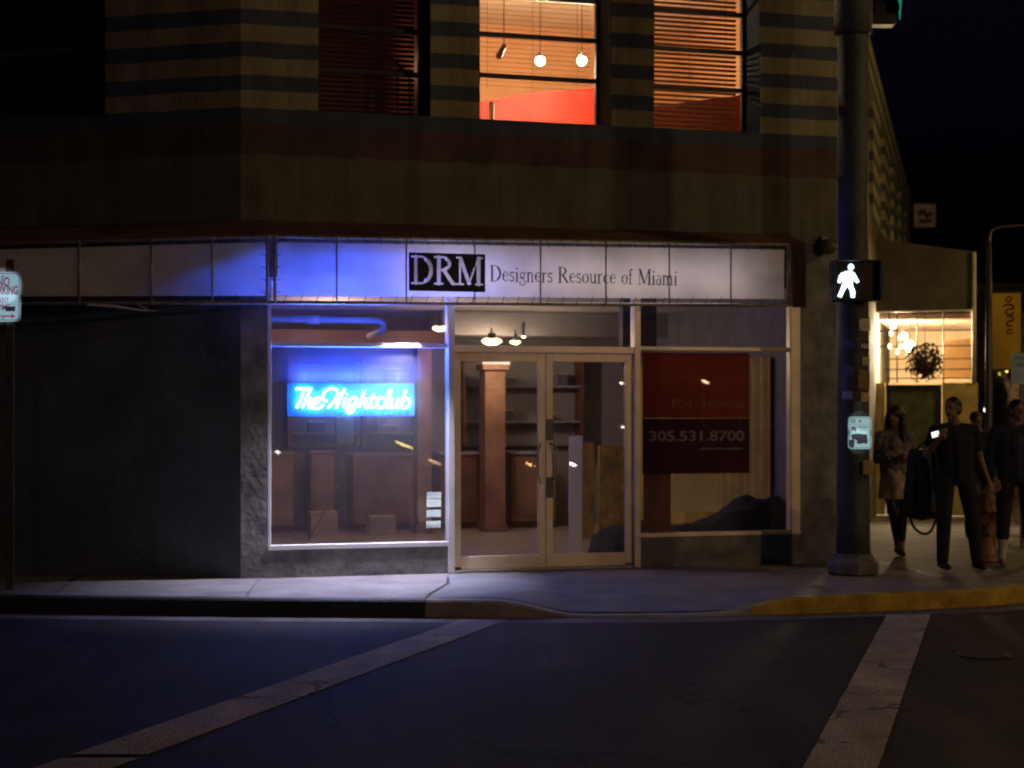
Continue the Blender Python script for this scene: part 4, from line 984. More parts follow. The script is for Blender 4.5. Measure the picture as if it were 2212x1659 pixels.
# traffic light hanging at the top right
ty = 18.0; tx = GX(1912, ty); tz = ZC+(HOR-52)*ty/FPX
tl = root('traffic_light', (tx, ty, tz), 'dark traffic light with a sliver of green light at the top right of the pole', 'traffic light')
MB().box(tx-.16, tx+.13, ty, ty+.2, tz, tz+1.0).build('housing', M['black'], tl, bevel=.015)
for k in range(3):
    hv = MB(); cz = tz+.17+k*.33; vs = []; fs = []
    for i in range(13):
        an = math.radians(-20+i*220/12)
        for d_ in (0, -.2): vs.append((tx-.015+.13*math.cos(an), ty+d_-.001, cz+.13*math.sin(an)-(.03 if d_ else 0)))
    for i in range(12): fs.append((2*i, 2*i+1, 2*i+3, 2*i+2))
    hv.add(vs, fs).build('visor', M['black'], tl)
MB().prism([(tx+.14, tz+.42), (tx+.19, tz+.42), (tx+.165, tz+.05)], T2, ty-.03, ty+.03).build('green_lens', emat('green_signal', (.02, .5, .25), .35), tl)
MB().tube([(tx, ty+.1, tz+1.0), (tx, ty+.1, tz+3)], .03).build('hanger', M['metal_dark'], tl)

# ------------------------------------------------------------ no parking sign at the left edge
ly = 14.72; lx = GX(20, ly); l0, l1 = GX(-27, ly), GX(45, ly); lz = lambda py: ZC+(HOR-py)*ly/FPX
npk = root('no_parking_sign', (lx, ly+.03, 0), 'white and red no parking sign on a thin post at the left edge', 'road sign')
MB().box(lx-.032, lx+.032, ly+.006, ly+.05, 0, lz(560)).box(lx-.010, lx+.010, ly+.05, ly+.06, 0, lz(560)).build('post', mat('post_steel', (.10, .08, .07), .6, .3, 8, metal=.3), npk)
M['sign_blue_white'] = mat('parking_sign_sheeting', (.55, .80, .92), .5, .03); M['sign_red'] = mat('sign_red_ink', (.36, .03, .16), .5, .03)
MB().prism(rrect(l0, l1, lz(695), lz(587), .035), T2, ly, ly+.004).build('panel', M['sign_blue_white'], npk)
bd_ = MB(); o_ = rrect(l0+.012, l1-.012, lz(695)+.012, lz(587)-.012, .028); i_ = rrect(l0+.018, l1-.018, lz(695)+.018, lz(587)-.018, .024); k = len(o_)
bd_.add([(a_, ly-.001, c_) for a_, c_ in o_] + [(a_, ly-.001, c_) for a_, c_ in i_], [(i, (i+1) % k, (i+1) % k+k, i+k) for i in range(k)])
bd_.build('border', M['sign_red'], npk)
TS = lambda a_, n_, c_: Vector((a_, ly-.001-n_, c_))
def stext(t_, x1, yb, h, wpx, we=.002): textmesh(t_, h*1.38, TS, GX(x1, ly)-wpx/FPX*ly, lz(yb), .0, 'lettering', M['sign_red'], npk, width=wpx/FPX*ly, depth=.0008, weight=we)
stext('NO', 20, 618, 20/FPX*ly, 26); stext('PARKING', 38, 636, 19/FPX*ly, 58); stext('ANY', 20, 654, 13/FPX*ly, 24, .0005); stext('TIME', 22, 670, 13/FPX*ly, 30, .0005)
ar = MB(); ar.prism([(l0+.03, lz(684.5)), (GX(24, ly), lz(684.5)), (GX(24, ly), lz(688)), (GX(34, ly), lz(683)), (GX(24, ly), lz(678)), (GX(24, ly), lz(681.5)), (l0+.03, lz(681.5))], T2, ly-.002, ly-.0005)
ar.build('arrow', mat('arrow_red', (.6, .02, .10), .5), npk)
MB().box(GX(12.5, ly), GX(33, ly), ly-.004, ly-.003, lz(672), lz(662)).build('dark_sticker', M['navy'], npk)
MB().cap((GX(6, ly), ly-.006, lz(597)), .007, (GX(6, ly), ly, lz(597)), .007).cap((GX(7, ly), ly-.006, lz(687)), .007, (GX(7, ly), ly, lz(687)), .007).build('bolt', M['metal_dark'], npk)
# narrow spots added to brighten signs and stickers, standing in for reflective sheeting
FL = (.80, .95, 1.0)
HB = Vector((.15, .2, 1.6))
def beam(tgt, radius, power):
    d = (Vector(tgt)-HB).length; lamp('sign_fill_spot', 'SPOT', tuple(HB), power, FL, .01, target=tgt, angle=2*math.atan(radius/d), blend=.5)
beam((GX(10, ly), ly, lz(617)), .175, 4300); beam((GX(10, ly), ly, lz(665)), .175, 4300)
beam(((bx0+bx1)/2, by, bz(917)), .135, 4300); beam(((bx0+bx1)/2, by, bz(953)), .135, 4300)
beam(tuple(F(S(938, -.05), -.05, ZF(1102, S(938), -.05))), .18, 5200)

# ------------------------------------------------------------ patio enclosure on the right street
t0 = 8.0
pe = root('patio_enclosure', tuple(R(t0, .75, 0)), 'cafe entrance enclosure with dark canvas top and lit slats beside the side wall', 'enclosure')
TE = lambda m_, d_, z_: R(t0+d_, m_, z_)          # across, back, up
M['yellow_wall'] = mat('yellow_wall_paint', (.50, .40, .15), .8, .15, 3, .3, 20); M['canvas'] = mat('dark_canvas', (.075, .065, .055), .9, .15, 3)
mb = MB(); mb.box(1.0, 1.52, 0, .08, 0, 2.05, TE); mb.box(0.0, .14, 0, .08, 0, 2.05, TE); mb.box(1.46, 1.53, .085, 4, 0, 2.05, TE)
mb.build('wall', M['yellow_wall'], pe)
MB().prism([(0, 3.16), (1.5, 3.16), (1.5, 4.06), (0, 4.30)], lambda a_, n_, c_: TE(a_, n_, c_), 0, .03).build('canopy', M['canvas'], pe)
MB().add([TE(0, .03, 4.30), TE(1.5, .03, 4.06), TE(1.5, 4, 4.06), TE(0, 4, 4.30)], [(0,1,2,3)]).add([TE(1.5, .03, 3.16), TE(1.5, .03, 4.06), TE(1.5, 4, 4.06), TE(1.5, 4, 3.16)], [(0,1,2,3)]).build('canopy', M['canvas'], pe)
MB().tube([TE(1.47, -.02, 2.05), TE(1.47, -.02, 4.05)], .035, 10).tube([TE(0, -.02, 3.16), TE(1.47, -.02, 3.16)], .012).build('post', mat('pale_post2', (.42, .40, .34), .5), pe, smooth=True)
df_ = MB(); df_.box(.16, .22, -.03, .05, 0, 2.02, TE); df_.box(.93, .99, -.03, .05, 0, 2.02, TE); df_.box(.22, .93, -.03, .05, 1.94, 2.02, TE)
do = df_.build('door', M['black'], pe); MB().box(.22, .93, .0, .015, .08, 1.94, TE).build('pane', mat('greenish_door_glass', (.10, .11, .06), .2, .2, 6, spec=.6), pe).parent = do
bars = MB()
for z in (2.12, 2.26, 2.42, 2.62, 2.86): bars.tube([TE(.15 if z < 2.5 else .05, .0, z), TE(1.46, .0, z)], .010, 6)
for m_ in (.2, .32, .62, 1.02): bars.tube([TE(m_, .01, 2.05), TE(m_, .01, 3.16)], .011, 6)
bars.build('lattice', M['metal_dark'], pe)
rf = MB()
for k in range(9): rf.box(.03, 1.45, .3+k*.42, .38+k*.42, 3.05, 3.14, TE)
rf.build('rafter', mat('ceiling_slat', (.42, .28, .2), .7), pe)
MB().box(.02, 1.45, 3.9, 3.95, 0, 3.2, TE).build('back_wall', mat('cream_back_wall', (.72, .55, .36), .8, .1, 3), pe)
MB().prism([(1.0, 2.12), (1.44, 2.12), (1.44, 2.75), (1.0, 2.7)], TE, .35, .37).build('screen', fabric_trans('cream_screen', (.8, .6, .38), .5), pe)
for i, (m_, d_, z_, rr, lab) in enumerate(((.24, .5, 3.0, .075, 'round bulb highest and leftmost in the cafe entrance'), (.41, .6, 2.80, .05, 'small bulb between the two larger ones in the cafe entrance'), (.50, .4, 2.64, .085, 'large bright bulb lowest in the cafe entrance'))):
    b_ = TE(m_, d_, z_); r_ = root('bulb_lamp', tuple(b_), lab, 'lamp', 'bulbs in the cafe entrance')
    MB().ell(b_, (rr, rr, rr)).build('bulb', emat('cafe_bulb', (1, .82, .55), 9), r_, smooth=True); MB().tube([b_+Vector((0, 0, rr)), TE(m_, d_, 3.2)], .008, 6).build('cord', M['black'], r_)
    lamp('cafe_lamp', 'POINT', tuple(b_ + Vector((0, .05, -rr-.04))), 190, (1.0, .72, .42), .05)
# small string lights left of the bulbs
for i, (px, py) in enumerate(((1925, 720), (1943, 730), (1922, 748), (1945, 748), (1960, 772), (1938, 760))):
    b_ = AT(px, py, 25.05); o = MB().ell(b_, (.03, .03, .045)).build('string_bulb', emat('string_bulb_glow', (1, .78, .5), 2.5), smooth=True)
    tag(o, 'tiny warm fairy light left of the big bulbs in the cafe entrance', 'fairy light', 'fairy lights in the cafe entrance')
# hanging basket
hb = AT(1998, 782, 24.2); hp = root('hanging_plant', tuple(hb), 'dark bushy hanging basket plant in front of the cafe lights', 'plant')
lf = MB(); random.seed(12)
for i in range(520):
    u = random.random(); v = random.random(); th = 2*math.pi*u; ph = math.acos(2*v-1); rr = .27*(random.random()**.35)*(1+.15*math.sin(th*3))
    c_ = hb + Vector((rr*math.sin(ph)*math.cos(th)*1.05, rr*math.sin(ph)*math.sin(th)*.8, rr*math.cos(ph)*1.05))
    a_ = Vector((random.uniform(-1, 1), random.uniform(-1, 1), random.uniform(-1, 1))).normalized()*.05; b2 = a_.cross(Vector((random.random(), .3, 1))).normalized()*.018
    lf.add([c_-a_, c_+b2, c_+a_, c_-b2], [(0,1,2,3)])
lf.build('foliage', mat('dark_leaf', (.035, .05, .03), .7), hp)
MB().lathe([(.02, -.2), (.13, -.16), (.17, -.02), (.17, 0)], tuple(hb), 14).build('basket', M['wood_dark'], hp, smooth=True); MB().tube([hb, hb+Vector((0, 0, .75))], .006, 6).build('chain', M['metal_dark'], hp)

# ------------------------------------------------------------ far right: lamp post with banner, signs, lights
yb = 22.0; xb = GX(2136, yb)
lpz = lambda py: ZC+(HOR-py)*yb/FPX
st2 = root('street_lamp', (xb, yb, 0), 'slim lamp post with a curved arm reaching right at the right edge', 'street lamp')
MB().lathe([(.09, 0), (.09, .3), (.06, .4), (.05, 2), (.035, lpz(520))], (xb, yb, 0), 14).build('post', M['metal_dark'], st2, smooth=True)
MB().tube(catmull([(xb, yb, lpz(522)), (xb+.03, yb, lpz(500)), (xb+.14, yb, lpz(491)), (xb+.5, yb, lpz(486)), (xb+1.1, yb, lpz(484))], 6), .018, 8).build('arm', M['metal_dark'], st2, smooth=True)
MB().ell((xb+1.3, yb, lpz(484)), (.28, .12, .07)).build('lamp_head', M['metal_dark'], st2, smooth=True)
bn = root('street_banner', (GX(2172, yb), yb, lpz(800)), 'mustard yellow vertical street banner with black script', 'banner')
MB().box(GX(2143, yb), GX(2205, yb), yb, yb+.01, lpz(798), lpz(632)).build('cloth', fabric_trans('banner_yellow', (.60, .44, .08), .35), bn)
MB().tube([(xb, yb-.02, lpz(632)), (GX(2208, yb), yb-.02, lpz(631))], .012).tube([(xb, yb-.02, lpz(799)), (GX(2208, yb), yb-.02, lpz(799))], .012).build('rod', M['metal_dark'], bn)
TB = lambda a_, n_, c_: Vector((GX(2170, yb) + c_, yb-.004-n_, a_))
scr = MB()
for st in ([(2178,640),(2172,648),(2180,652),(2185,644),(2177,641)], [(2166,662),(2178,658),(2188,660),(2186,668),(2176,668),(2172,676),(2184,680),(2189,674)], [(2176,684),(2186,684),(2188,692),(2178,694),(2174,702),(2186,704)], [(2186,712),(2178,712),(2176,720),(2188,720)]):
    scr.tube([(p_.x, yb-.006, p_.y) for p_ in catmull([(GX(x_, yb), lpz(y_)) for x_, y_ in st], 4)], .010, 5)
scr.build('script_lettering', M['black'], bn)
ys = 19.0; s2 = root('street_sign', (GX(2202, ys), ys, 0), 'pale blue parking information sign behind the rightmost person', 'road sign')
z_ = lambda py: ZC+(HOR-py)*ys/FPX
MB().prism(rrect(GX(2184, ys), GX(2232, ys), z_(830), z_(763), .03), T2, ys, ys+.004).build('panel', mat('blue_sign_sheet', (.30, .48, .58), .5), s2)
MB().box(GX(2206, ys), GX(2212, ys), ys+.006, ys+.05, 0, z_(760)).build('post', M['metal_dark'], s2)
pr_ = MB(); pr_.box(GX(2190, ys), GX(2226, ys), ys-.002, ys-.001, z_(776), z_(771)); pr_.box(GX(2196, ys), GX(2222, ys), ys-.002, ys-.001, z_(792), z_(783)); pr_.build('lettering', M['signedge'], s2)
# small box sign at the far end of the side wall
yq = 40.5; bq = root('blade_sign', (GX(1998, yq), yq, ZC+(HOR-490)*yq/FPX), 'pale square projecting sign at the far end of the side wall', 'sign')
zq = lambda py: ZC+(HOR-py)*yq/FPX
MB().box(GX(1974, yq), GX(2022, yq), yq, yq+.12, zq(491), zq(440)).build('box', mat('blade_sign_face', (.40, .36, .30), .6), bq, bevel=.02)
MB().tube([(GX(1985, yq), yq-.02, zq(462)), (GX(1995, yq), yq-.02, zq(456)), (GX(2003, yq), yq-.02, zq(468)), (GX(2012, yq), yq-.02, zq(460))], .06, 5).tube([(GX(1985, yq), yq-.02, zq(478)), (GX(2012, yq), yq-.02, zq(477))], .05, 5).build('emblem', mat('blade_sign_ink', (.12, .08, .06), .6), bq)
# distant lit lamps
for (px, py, Y, r_, lab, col, e_) in ((2168, 796, 58, .17, 'bright yellow street light far down the right street', (1, .72, .12), 6), (2205, 746, 75, .13, 'small yellow street light highest at the right edge', (1, .75, .2), 6), (2163, 806, 62, .09, 'faint yellow light just below the bright yellow street light', (1, .8, .1), 2), (2133, 886, 50, .10, 'white lamp low between the two men far down the street', (1, .9, .7), 5)):
    p_ = AT(px, py, Y); r0 = root('distant_lamp', (p_.x, p_.y, -.15), lab, 'street lamp', 'lit lamps far down the right street')
    MB().ell(p_, (r_, r_, r_)).build('globe', emat('distant_lamp_glow', col, e_), r0, smooth=True)
    MB().tube([(p_.x, p_.y, -.15), (p_.x, p_.y, p_.z-r_)], .06, 8).build('post', M['metal_dark'], r0)
# far buildings along the right street
def far_building(x0, x1, y0, y1, h, label, c_):
    r_ = root('distant_building', ((x0+x1)/2, y0, -.15), label, 'building', 'buildings far down the right street')
    wins = []; k = max(1, int((x1-x0)/3)); mb = MB(); wl_ = mat('far_wall', c_, .85, .15, .5)
    mb.box(x0, x1, y0, y1, -.15, h); mb.build('wall', wl_, r_)
    MB().box(x0-.15, x1+.15, y0-.15, y1+.15, h, h+.25).build('roof', M['metal_dark'], r_)
    for i in range(k):
        for zz in range(int(h//3.2)):
            xx = lerp(x0, x1, (i+.5)/k); MB().box(xx-.6, xx+.6, y0-.06, y0-.003, 1.0+zz*3.1, 2.5+zz*3.1).build('window', M['navy'], r_)
far_building(16.5, 27, 62, 74, 6.2, 'low brown building far down the street behind the rightmost person', (.10, .07, .04))
far_building(28.5, 42, 60, 74, 8.5, 'darker taller building at the far right', (.08, .06, .05))
# street tree behind the banner
tr = root('street_tree', (GX(2196, 30), 30, 0), 'dark street tree behind the yellow banner', 'tree')
tx_, ty_ = GX(2196, 30), 30
MB().tube(catmull([(tx_, ty_, -.05), (tx_+.05, ty_, .8), (tx_-.05, ty_, 1.7), (tx_+.1, ty_, 2.6)], 4), [.16 - .004*i for i in range(13)], 10).tube([(tx_, ty_, 1.7), (tx_-.45, ty_, 2.8)], [.08, .04]).tube([(tx_, ty_, 1.9), (tx_+.5, ty_, 2.9)], [.08, .04]).build('trunk', mat('bark', (.16, .11, .06), .9, .3, 10, .6, 20), tr, smooth=True)
cr = MB(); random.seed(5); blobs = [(random.uniform(-.7, .9), random.uniform(-.7, .7), random.uniform(2.3, 3.1), random.uniform(.3, .5)) for _ in range(11)]
for i in range(2600):
    bx, by_, bz_, br_ = random.choice(blobs); d_ = Vector((random.gauss(0, 1), random.gauss(0, 1), random.gauss(0, 1))).normalized()*br_*random.random()**.4
    c_ = Vector((tx_+bx, ty_+by_, bz_)) + d_; a_ = Vector((random.uniform(-1, 1), random.uniform(-1, 1), random.uniform(-1, 1))).normalized()*.06; b2 = a_.cross(Vector((.2, .3, 1))).normalized()*.025
    cr.add([c_-a_, c_+b2, c_+a_, c_-b2], [(0,1,2,3)])
cr.build('crown', mat('leaf', (.06, .07, .025), .7), tr)

# fire hydrant
hy = 17.5; hx = GX(2132, hy)
hr = root('fire_hydrant', (hx, hy, 0), 'reddish fire hydrant standing between the two men', 'fire hydrant'); M['hyd'] = mat('hydrant_red', (.24, .105, .05), .5, .2, 10)
MB().lathe([(.17, 0), (.17, .04), (.11, .06), (.11, .12), (.10, .13), (.10, .52), (.14, .53), (.14, .57), (.12, .58), (.12, .62), (.10, .70), (.05, .76), (.02, .78)], (hx, hy, 0), 20).build('barrel', M['hyd'], hr, smooth=True)
MB().tube([(hx-.19, hy, .42), (hx-.09, hy, .42)], .055, 12).tube([(hx+.09, hy, .42), (hx+.19, hy, .42)], .055, 12).tube([(hx, hy-.2, .36), (hx, hy-.09, .36)], .07, 12).build('outlet', M['hyd'], hr)
MB().box(hx-.02, hx+.02, hy-.02, hy+.02, .775, .82).build('operating_nut', M['hyd'], hr)

# ------------------------------------------------------------ people
def remesh(mb, name, m, parent, voxel=.012, it=4):
    o = mb.build(name, m, parent); md = o.modifiers.new('r', 'REMESH'); md.mode = 'VOXEL'; md.voxel_size = voxel; md.use_smooth_shade = True
    sm_ = o.modifiers.new('s', 'SMOOTH'); sm_.iterations = it; sm_.factor = .5
    bpy.context.view_layer.update(); dg = bpy.context.evaluated_depsgraph_get(); me = bpy.data.meshes.new_from_object(o.evaluated_get(dg))
    o.modifiers.clear(); o.data = me
    if not me.materials: me.materials.append(m)
    return o
SKIN = mat('skin', (.19, .11, .075), .55, .06)
def hand(mb, P, wrist, elbow, side, curl=.4):
    """five unequal fingers on a palm continuing the forearm; P maps local to world"""
    wv = Vector(wrist); d = (wv-Vector(elbow)).normalized(); up = Vector((0, -1, 0)); lat = d.cross(up).normalized()*side
    pal = wv + d*.085; mb.cap(P(wv+d*.01), .026, P(pal-lat*.018), .024); mb.cap(P(wv+d*.01), .024, P(pal+lat*.02), .022)
    fwd = lat.cross(d).normalized()
    for k, ln in enumerate((.072, .082, .077, .060)):
        b0 = pal + lat*(-.030+k*.020); m1 = b0 + (d*math.cos(curl)+fwd*math.sin(curl))*ln*.5; m2 = m1 + (d*math.cos(curl*2)+fwd*math.sin(curl*2))*ln*.5
        mb.cap(P(b0-d*.01), .0095, P(m1), .0088); mb.cap(P(m1), .0088, P(m2), .0078)
    b0 = wv + d*.03 - lat*.028; m1 = b0 + (d*.6-lat*.7+fwd*.3).normalized()*.038; m2 = m1 + (d*.9-lat*.2+fwd*.4).normalized()*.032
    mb.cap(P(b0), .012, P(m1), .0105); mb.cap(P(m1), .0105, P(m2), .009)
def person(x, y, yaw, J, label, h=1.75, group=None, female=False, skin=SKIN):
    k = h/1.75; r_ = root('person', (x, y, 0), label, 'person', group); Rz = Matrix.Rotation(yaw, 3, 'Z')
    def P(v): return Vector((x, y, 0)) + Rz @ (Vector(v)*k)
    b = MB()
    hc = Vector(J['head']); nk_ = Vector(J['neck']); hy_ = J.get('hyaw', 0); Rh = Matrix.Rotation(hy_, 3, 'Z')
    def hp_(v): return P(hc + Rh @ Vector(v))
    rot = (Rz @ Rh).to_quaternion()
    b.ell(hp_((0, .01, .03)), (.074*k, .092*k, .088*k), rot); b.ell(hp_((0, -.018, -.035)), (.060*k, .070*k, .078*k), rot)
    b.cap(hp_((0, -.085, .012)), .010*k, hp_((0, -.104, -.022)), .014*k); b.cap(hp_((-.035, -.078, .028)), .011*k, hp_((.035, -.078, .028)), .011*k)
    b.cap(hp_((-.02, -.083, -.055)), .009*k, hp_((.02, -.083, -.055)), .009*k); b.ell(hp_((0, -.066, -.092)), (.024*k, .022*k, .018*k), rot)
    for sg in (-1, 1): b.ell(hp_((sg*.078, .01, -.005)), (.012*k, .022*k, .032*k), rot)
    b.cap(P(hc+Vector((0, .015, -.06))), .055*k, P(nk_), .060*k)
    ch_ = Vector(J['chest']); pv = Vector(J['pelvis'])
    for s_ in ('L', 'R'):
        sh = Vector(J['sh'+s_]); el = Vector(J['el'+s_]); wr_ = Vector(J['wr'+s_])
        b.cap(P(nk_+Vector((0, .01, -.06))), .065*k, P(sh), .055*k); b.cap(P(sh), .052*k, P(el), .038*k); b.cap(P(el), .037*k, P(wr_), .025*k)
        hand(b, P, wr_, el, 1 if s_ == 'R' else -1, J.get('curl', .45))
        hp2 = Vector(J['hip'+s_]); kn = Vector(J['kn'+s_]); an = Vector(J['an'+s_])
        b.cap(P(hp2), .085*k if not female else .082*k, P(kn), .055*k); b.cap(P(kn), .054*k, P(kn*.62+an*.38+Vector((0, .02, 0))), .052*k); b.cap(P(kn*.62+an*.38+Vector((0, .02, 0))), .052*k, P(an), .034*k)
        b.cap(P(an+Vector((0, .03, -.045))), .034*k, P(an+Vector((0, -.15, -.055))), .028*k)
    b.cap(P(ch_+Vector((-.07, 0, 0))), .105*k, P(pv+Vector((-.05, 0, .02))), .095*k); b.cap(P(ch_+Vector((.07, 0, 0))), .105*k, P(pv+Vector((.05, 0, .02))), .095*k)
    bo = remesh(b, 'body', skin, r_, .0085, 3)
    # eyes as part of the face
    for sg in (-1, 1): MB().ell(hp_((sg*.031, -.080, .008)), (.011*k, .008*k, .008*k), seg=8, rings=6).build('eye', M['black'], r_, smooth=True)
    return r_, P, hp_, k, rot
def garment(parts, name, m, r_, voxel=.012, it=3):
    mb = MB()
    for q in parts: mb.cap(*q)
    return remesh(mb, name, m, r_, voxel, it)
def torso(J, P, k, ex=.015):
    c = Vector(J['chest']); p = Vector(J['pelvis']); nk_ = Vector(J['neck']); out = []
    for sg in (-1, 1): out.append((P(c+Vector((sg*.08, 0, .02))), (.108+ex)*k, P(p+Vector((sg*.065, 0, -.02))), (.098+ex)*k))
    out.append((P(c+Vector((0, -.025, .03))), (.108+ex)*k, P(p+Vector((0, -.02, 0))), (.095+ex)*k)); out.append((P(c+Vector((0, .025, .06))), (.108+ex)*k, P(p+Vector((0, .03, 0))), (.10+ex)*k))
    for s_ in ('L', 'R'): out.append((P(nk_+Vector((0, .01, -.07))), (.07+ex)*k, P(J['sh'+s_]), (.056+ex)*k))
    return out
def limbs(J, P, k, a, b, f, r0, r1):
    out = []
    for s_ in ('L', 'R'):
        A_ = Vector(J[a+s_]); B_ = Vector(J[b+s_]); out.append((P(A_), r0*k, P(A_.lerp(B_, f)), r1*k))
    return out
def shoes(J, P, k, r_, m, yaw_off=0):
    for s_ in ('L', 'R'):
        an = Vector(J['an'+s_]); mb = MB(); mb.cap(P(an+Vector((0, .035, -.045))), .045*k, P(an+Vector((0, -.06, -.050))), .042*k); mb.cap(P(an+Vector((0, -.06, -.050))), .042*k, P(an+Vector((0, -.17, -.058))), .033*k); remesh(mb, 'shoe', m, r_, .01, 2)
DARK = mat('dark_cloth', (.008, .009, .016), .9, .2, 8); JEANS = mat('dark_jeans', (.012, .013, .020), .9, .2, 12); HAIR = mat('black_hair', (.012, .010, .010), .5, .2, 30); SHOE = mat('black_shoe', (.02, .02, .02), .5)
# man in the middle
JM = dict(head=(-.03, -.02, 1.645), neck=(0, 0, 1.50), chest=(0, 0, 1.27), pelvis=(.01, 0, .97), shL=(-.20, 0, 1.42), shR=(.20, .0, 1.42), elL=(-.33, -.08, 1.18), wrL=(-.28, -.28, 1.33), elR=(.29, .05, 1.14), wrR=(.34, -.05, .90), hipL=(-.10, 0, .93), hipR=(.12, 0, .93), knL=(-.12, -.02, .50), knR=(.19, -.02, .50), anL=(-.12, .02, .09), anR=(.24, .0, .09), hyaw=-.9)
mx_, my_ = GX(2062, 16.65), 16.65
r_, P, hp_, k, rot = person(mx_, my_, .1, JM, 'man in dark t-shirt and jeans looking down at a lit phone, near the hydrant', 1.76)
garment(torso(JM, P, k) + limbs(JM, P, k, 'sh', 'el', .6, .070, .062), 'shirt', DARK, r_)
tl_ = [(P(Vector(JM['pelvis'])+Vector((-.05, 0, 0))), .115*k, P(Vector(JM['pelvis'])+Vector((.05, 0, 0))), .115*k)]
garment(tl_ + limbs(JM, P, k, 'hip', 'kn', 1, .105, .078) + limbs(JM, P, k, 'kn', 'an', .98, .078, .062), 'trousers', JEANS, r_)
shoes(JM, P, k, r_, SHOE)
hm = MB(); hm.ell(hp_((0, .022, .048)), (.083*k, .094*k, .080*k), rot); hm.ell(hp_((0, .06, .0)), (.075*k, .055*k, .075*k), rot); remesh(hm, 'hair', HAIR, r_, .01, 2)
# phone in his hand
ph = P(Vector(JM['wrL'])) + Vector((-.05, -.07, .06))
tph = root('phone', tuple(ph), 'brightly lit phone held by the man in the dark t-shirt', 'phone')
o = MB().box(-.035, .035, -.004, .004, -.07, .07).build('case', M['black']); o.parent = tph
o2 = MB().box(-.028, .028, -.0062, -.0045, -.055, .055).build('screen', emat('phone_screen', (.9, .92, 1.0), 1.6)); o2.parent = tph
tph.rotation_euler = (math.radians(-35), math.radians(78), 0)
# woman left
JW = dict(head=(.0, -.02, 1.655), neck=(0, 0, 1.51), chest=(0, 0, 1.28), pelvis=(.0, 0, .98), shL=(-.17, 0, 1.42), shR=(.17, 0, 1.42), elL=(-.21, -.05, 1.14), wrL=(.02, -.22, 1.17), elR=(.22, -.04, 1.14), wrR=(-.03, -.20, 1.20), hipL=(-.08, 0, .93), hipR=(.08, 0, .93), knL=(-.02, -.04, .50), knR=(.09, -.02, .50), anL=(.05, .16, .10), anR=(.08, .0, .09), hyaw=-.5)
wx, wy = GX(1933, 18.1), 18.1
r_, P, hp_, k, rot = person(wx, wy, -.15, JW, 'woman with long black hair, light patterned top and beige skirt, arms folded', 1.66, female=True)
TOP = mat('patterned_top', (.16, .14, .12), .85, .4, 25, color2=(.05, .045, .05))
garment(torso(JW, P, k, .010) + limbs(JW, P, k, 'sh', 'el', 1, .062, .052) + limbs(JW, P, k, 'el', 'wr', .75, .052, .045), 'top', TOP, r_)
sk = MB(); pc = P(Vector(JW['pelvis'])); sk.lathe([(.145, .08), (.165, -.05), (.19, -.28), (.185, -.285)], tuple(pc), 24, sq=.75); sk.build('skirt', mat('beige_skirt', (.40, .32, .22), .85, .25, 14), r_, smooth=True)
garment(limbs(JW, P, k, 'hip', 'kn', 1, .090, .062) + limbs(JW, P, k, 'kn', 'an', .72, .060, .045), 'stockings', mat('black_stocking', (.012, .011, .015), .35), r_, .011)
shoes(JW, P, k, r_, SHOE)
hm = MB(); hm.ell(hp_((0, .02, .04)), (.098*k, .108*k, .095*k), rot)
for q, dx in ((-1, -.09), (1, .09)): hm.cap(hp_((dx*.9, .02, .02)), .045*k, hp_((dx*1.15, .01, -.34)), .05*k)
hm.cap(hp_((0, .08, .0)), .08*k, hp_((0, .10, -.34)), .09*k); remesh(hm, 'hair', HAIR, r_, .012, 3)
# person right edge
JR = dict(JM); JR.update(elL=(-.27, .03, 1.13), wrL=(-.22, -.12, .94), elR=(.26, .0, 1.14), wrR=(.24, -.14, .95), anL=(-.14, -.05, .09), anR=(.15, .08, .09), knR=(.14, 0, .5), hyaw=.4, head=(.02, -.02, 1.645))
rx, ry = GX(2193, 17.0), 17.0
r_, P, hp_, k, rot = person(rx, ry, -.2, JR, 'person in dark long sleeved clothes with pale socks at the right edge', 1.74)
garment(torso(JR, P, k) + limbs(JR, P, k, 'sh', 'el', 1, .068, .055) + limbs(JR, P, k, 'el', 'wr', .9, .055, .044), 'jacket', mat('dark_blue_jacket', (.02, .026, .045), .9, .2, 8), r_)
garment([(P(Vector(JR['pelvis'])+Vector((-.05, 0, 0))), .115*k, P(Vector(JR['pelvis'])+Vector((.05, 0, 0))), .115*k)] + limbs(JR, P, k, 'hip', 'kn', 1, .105, .075) + limbs(JR, P, k, 'kn', 'an', .45, .075, .07), 'trousers', mat('black_trousers', (.018, .018, .022), .9), r_)
for q_ in 'LR': garment([(P(Vector(JR['kn'+q_]).lerp(Vector(JR['an'+q_]), .5)), .058*k, P(JR['an'+q_]), .042*k)], 'sock', mat('pale_sock', (.45, .42, .32), .8), r_)
shoes(JR, P, k, r_, mat('grey_shoe', (.16, .15, .14), .6))
hm = MB(); hm.ell(hp_((0, .022, .045)), (.086*k, .098*k, .082*k), rot); hm.ell(hp_((0, .06, -.01)), (.078*k, .06*k, .085*k), rot); remesh(hm, 'hair', HAIR, r_, .01, 2)
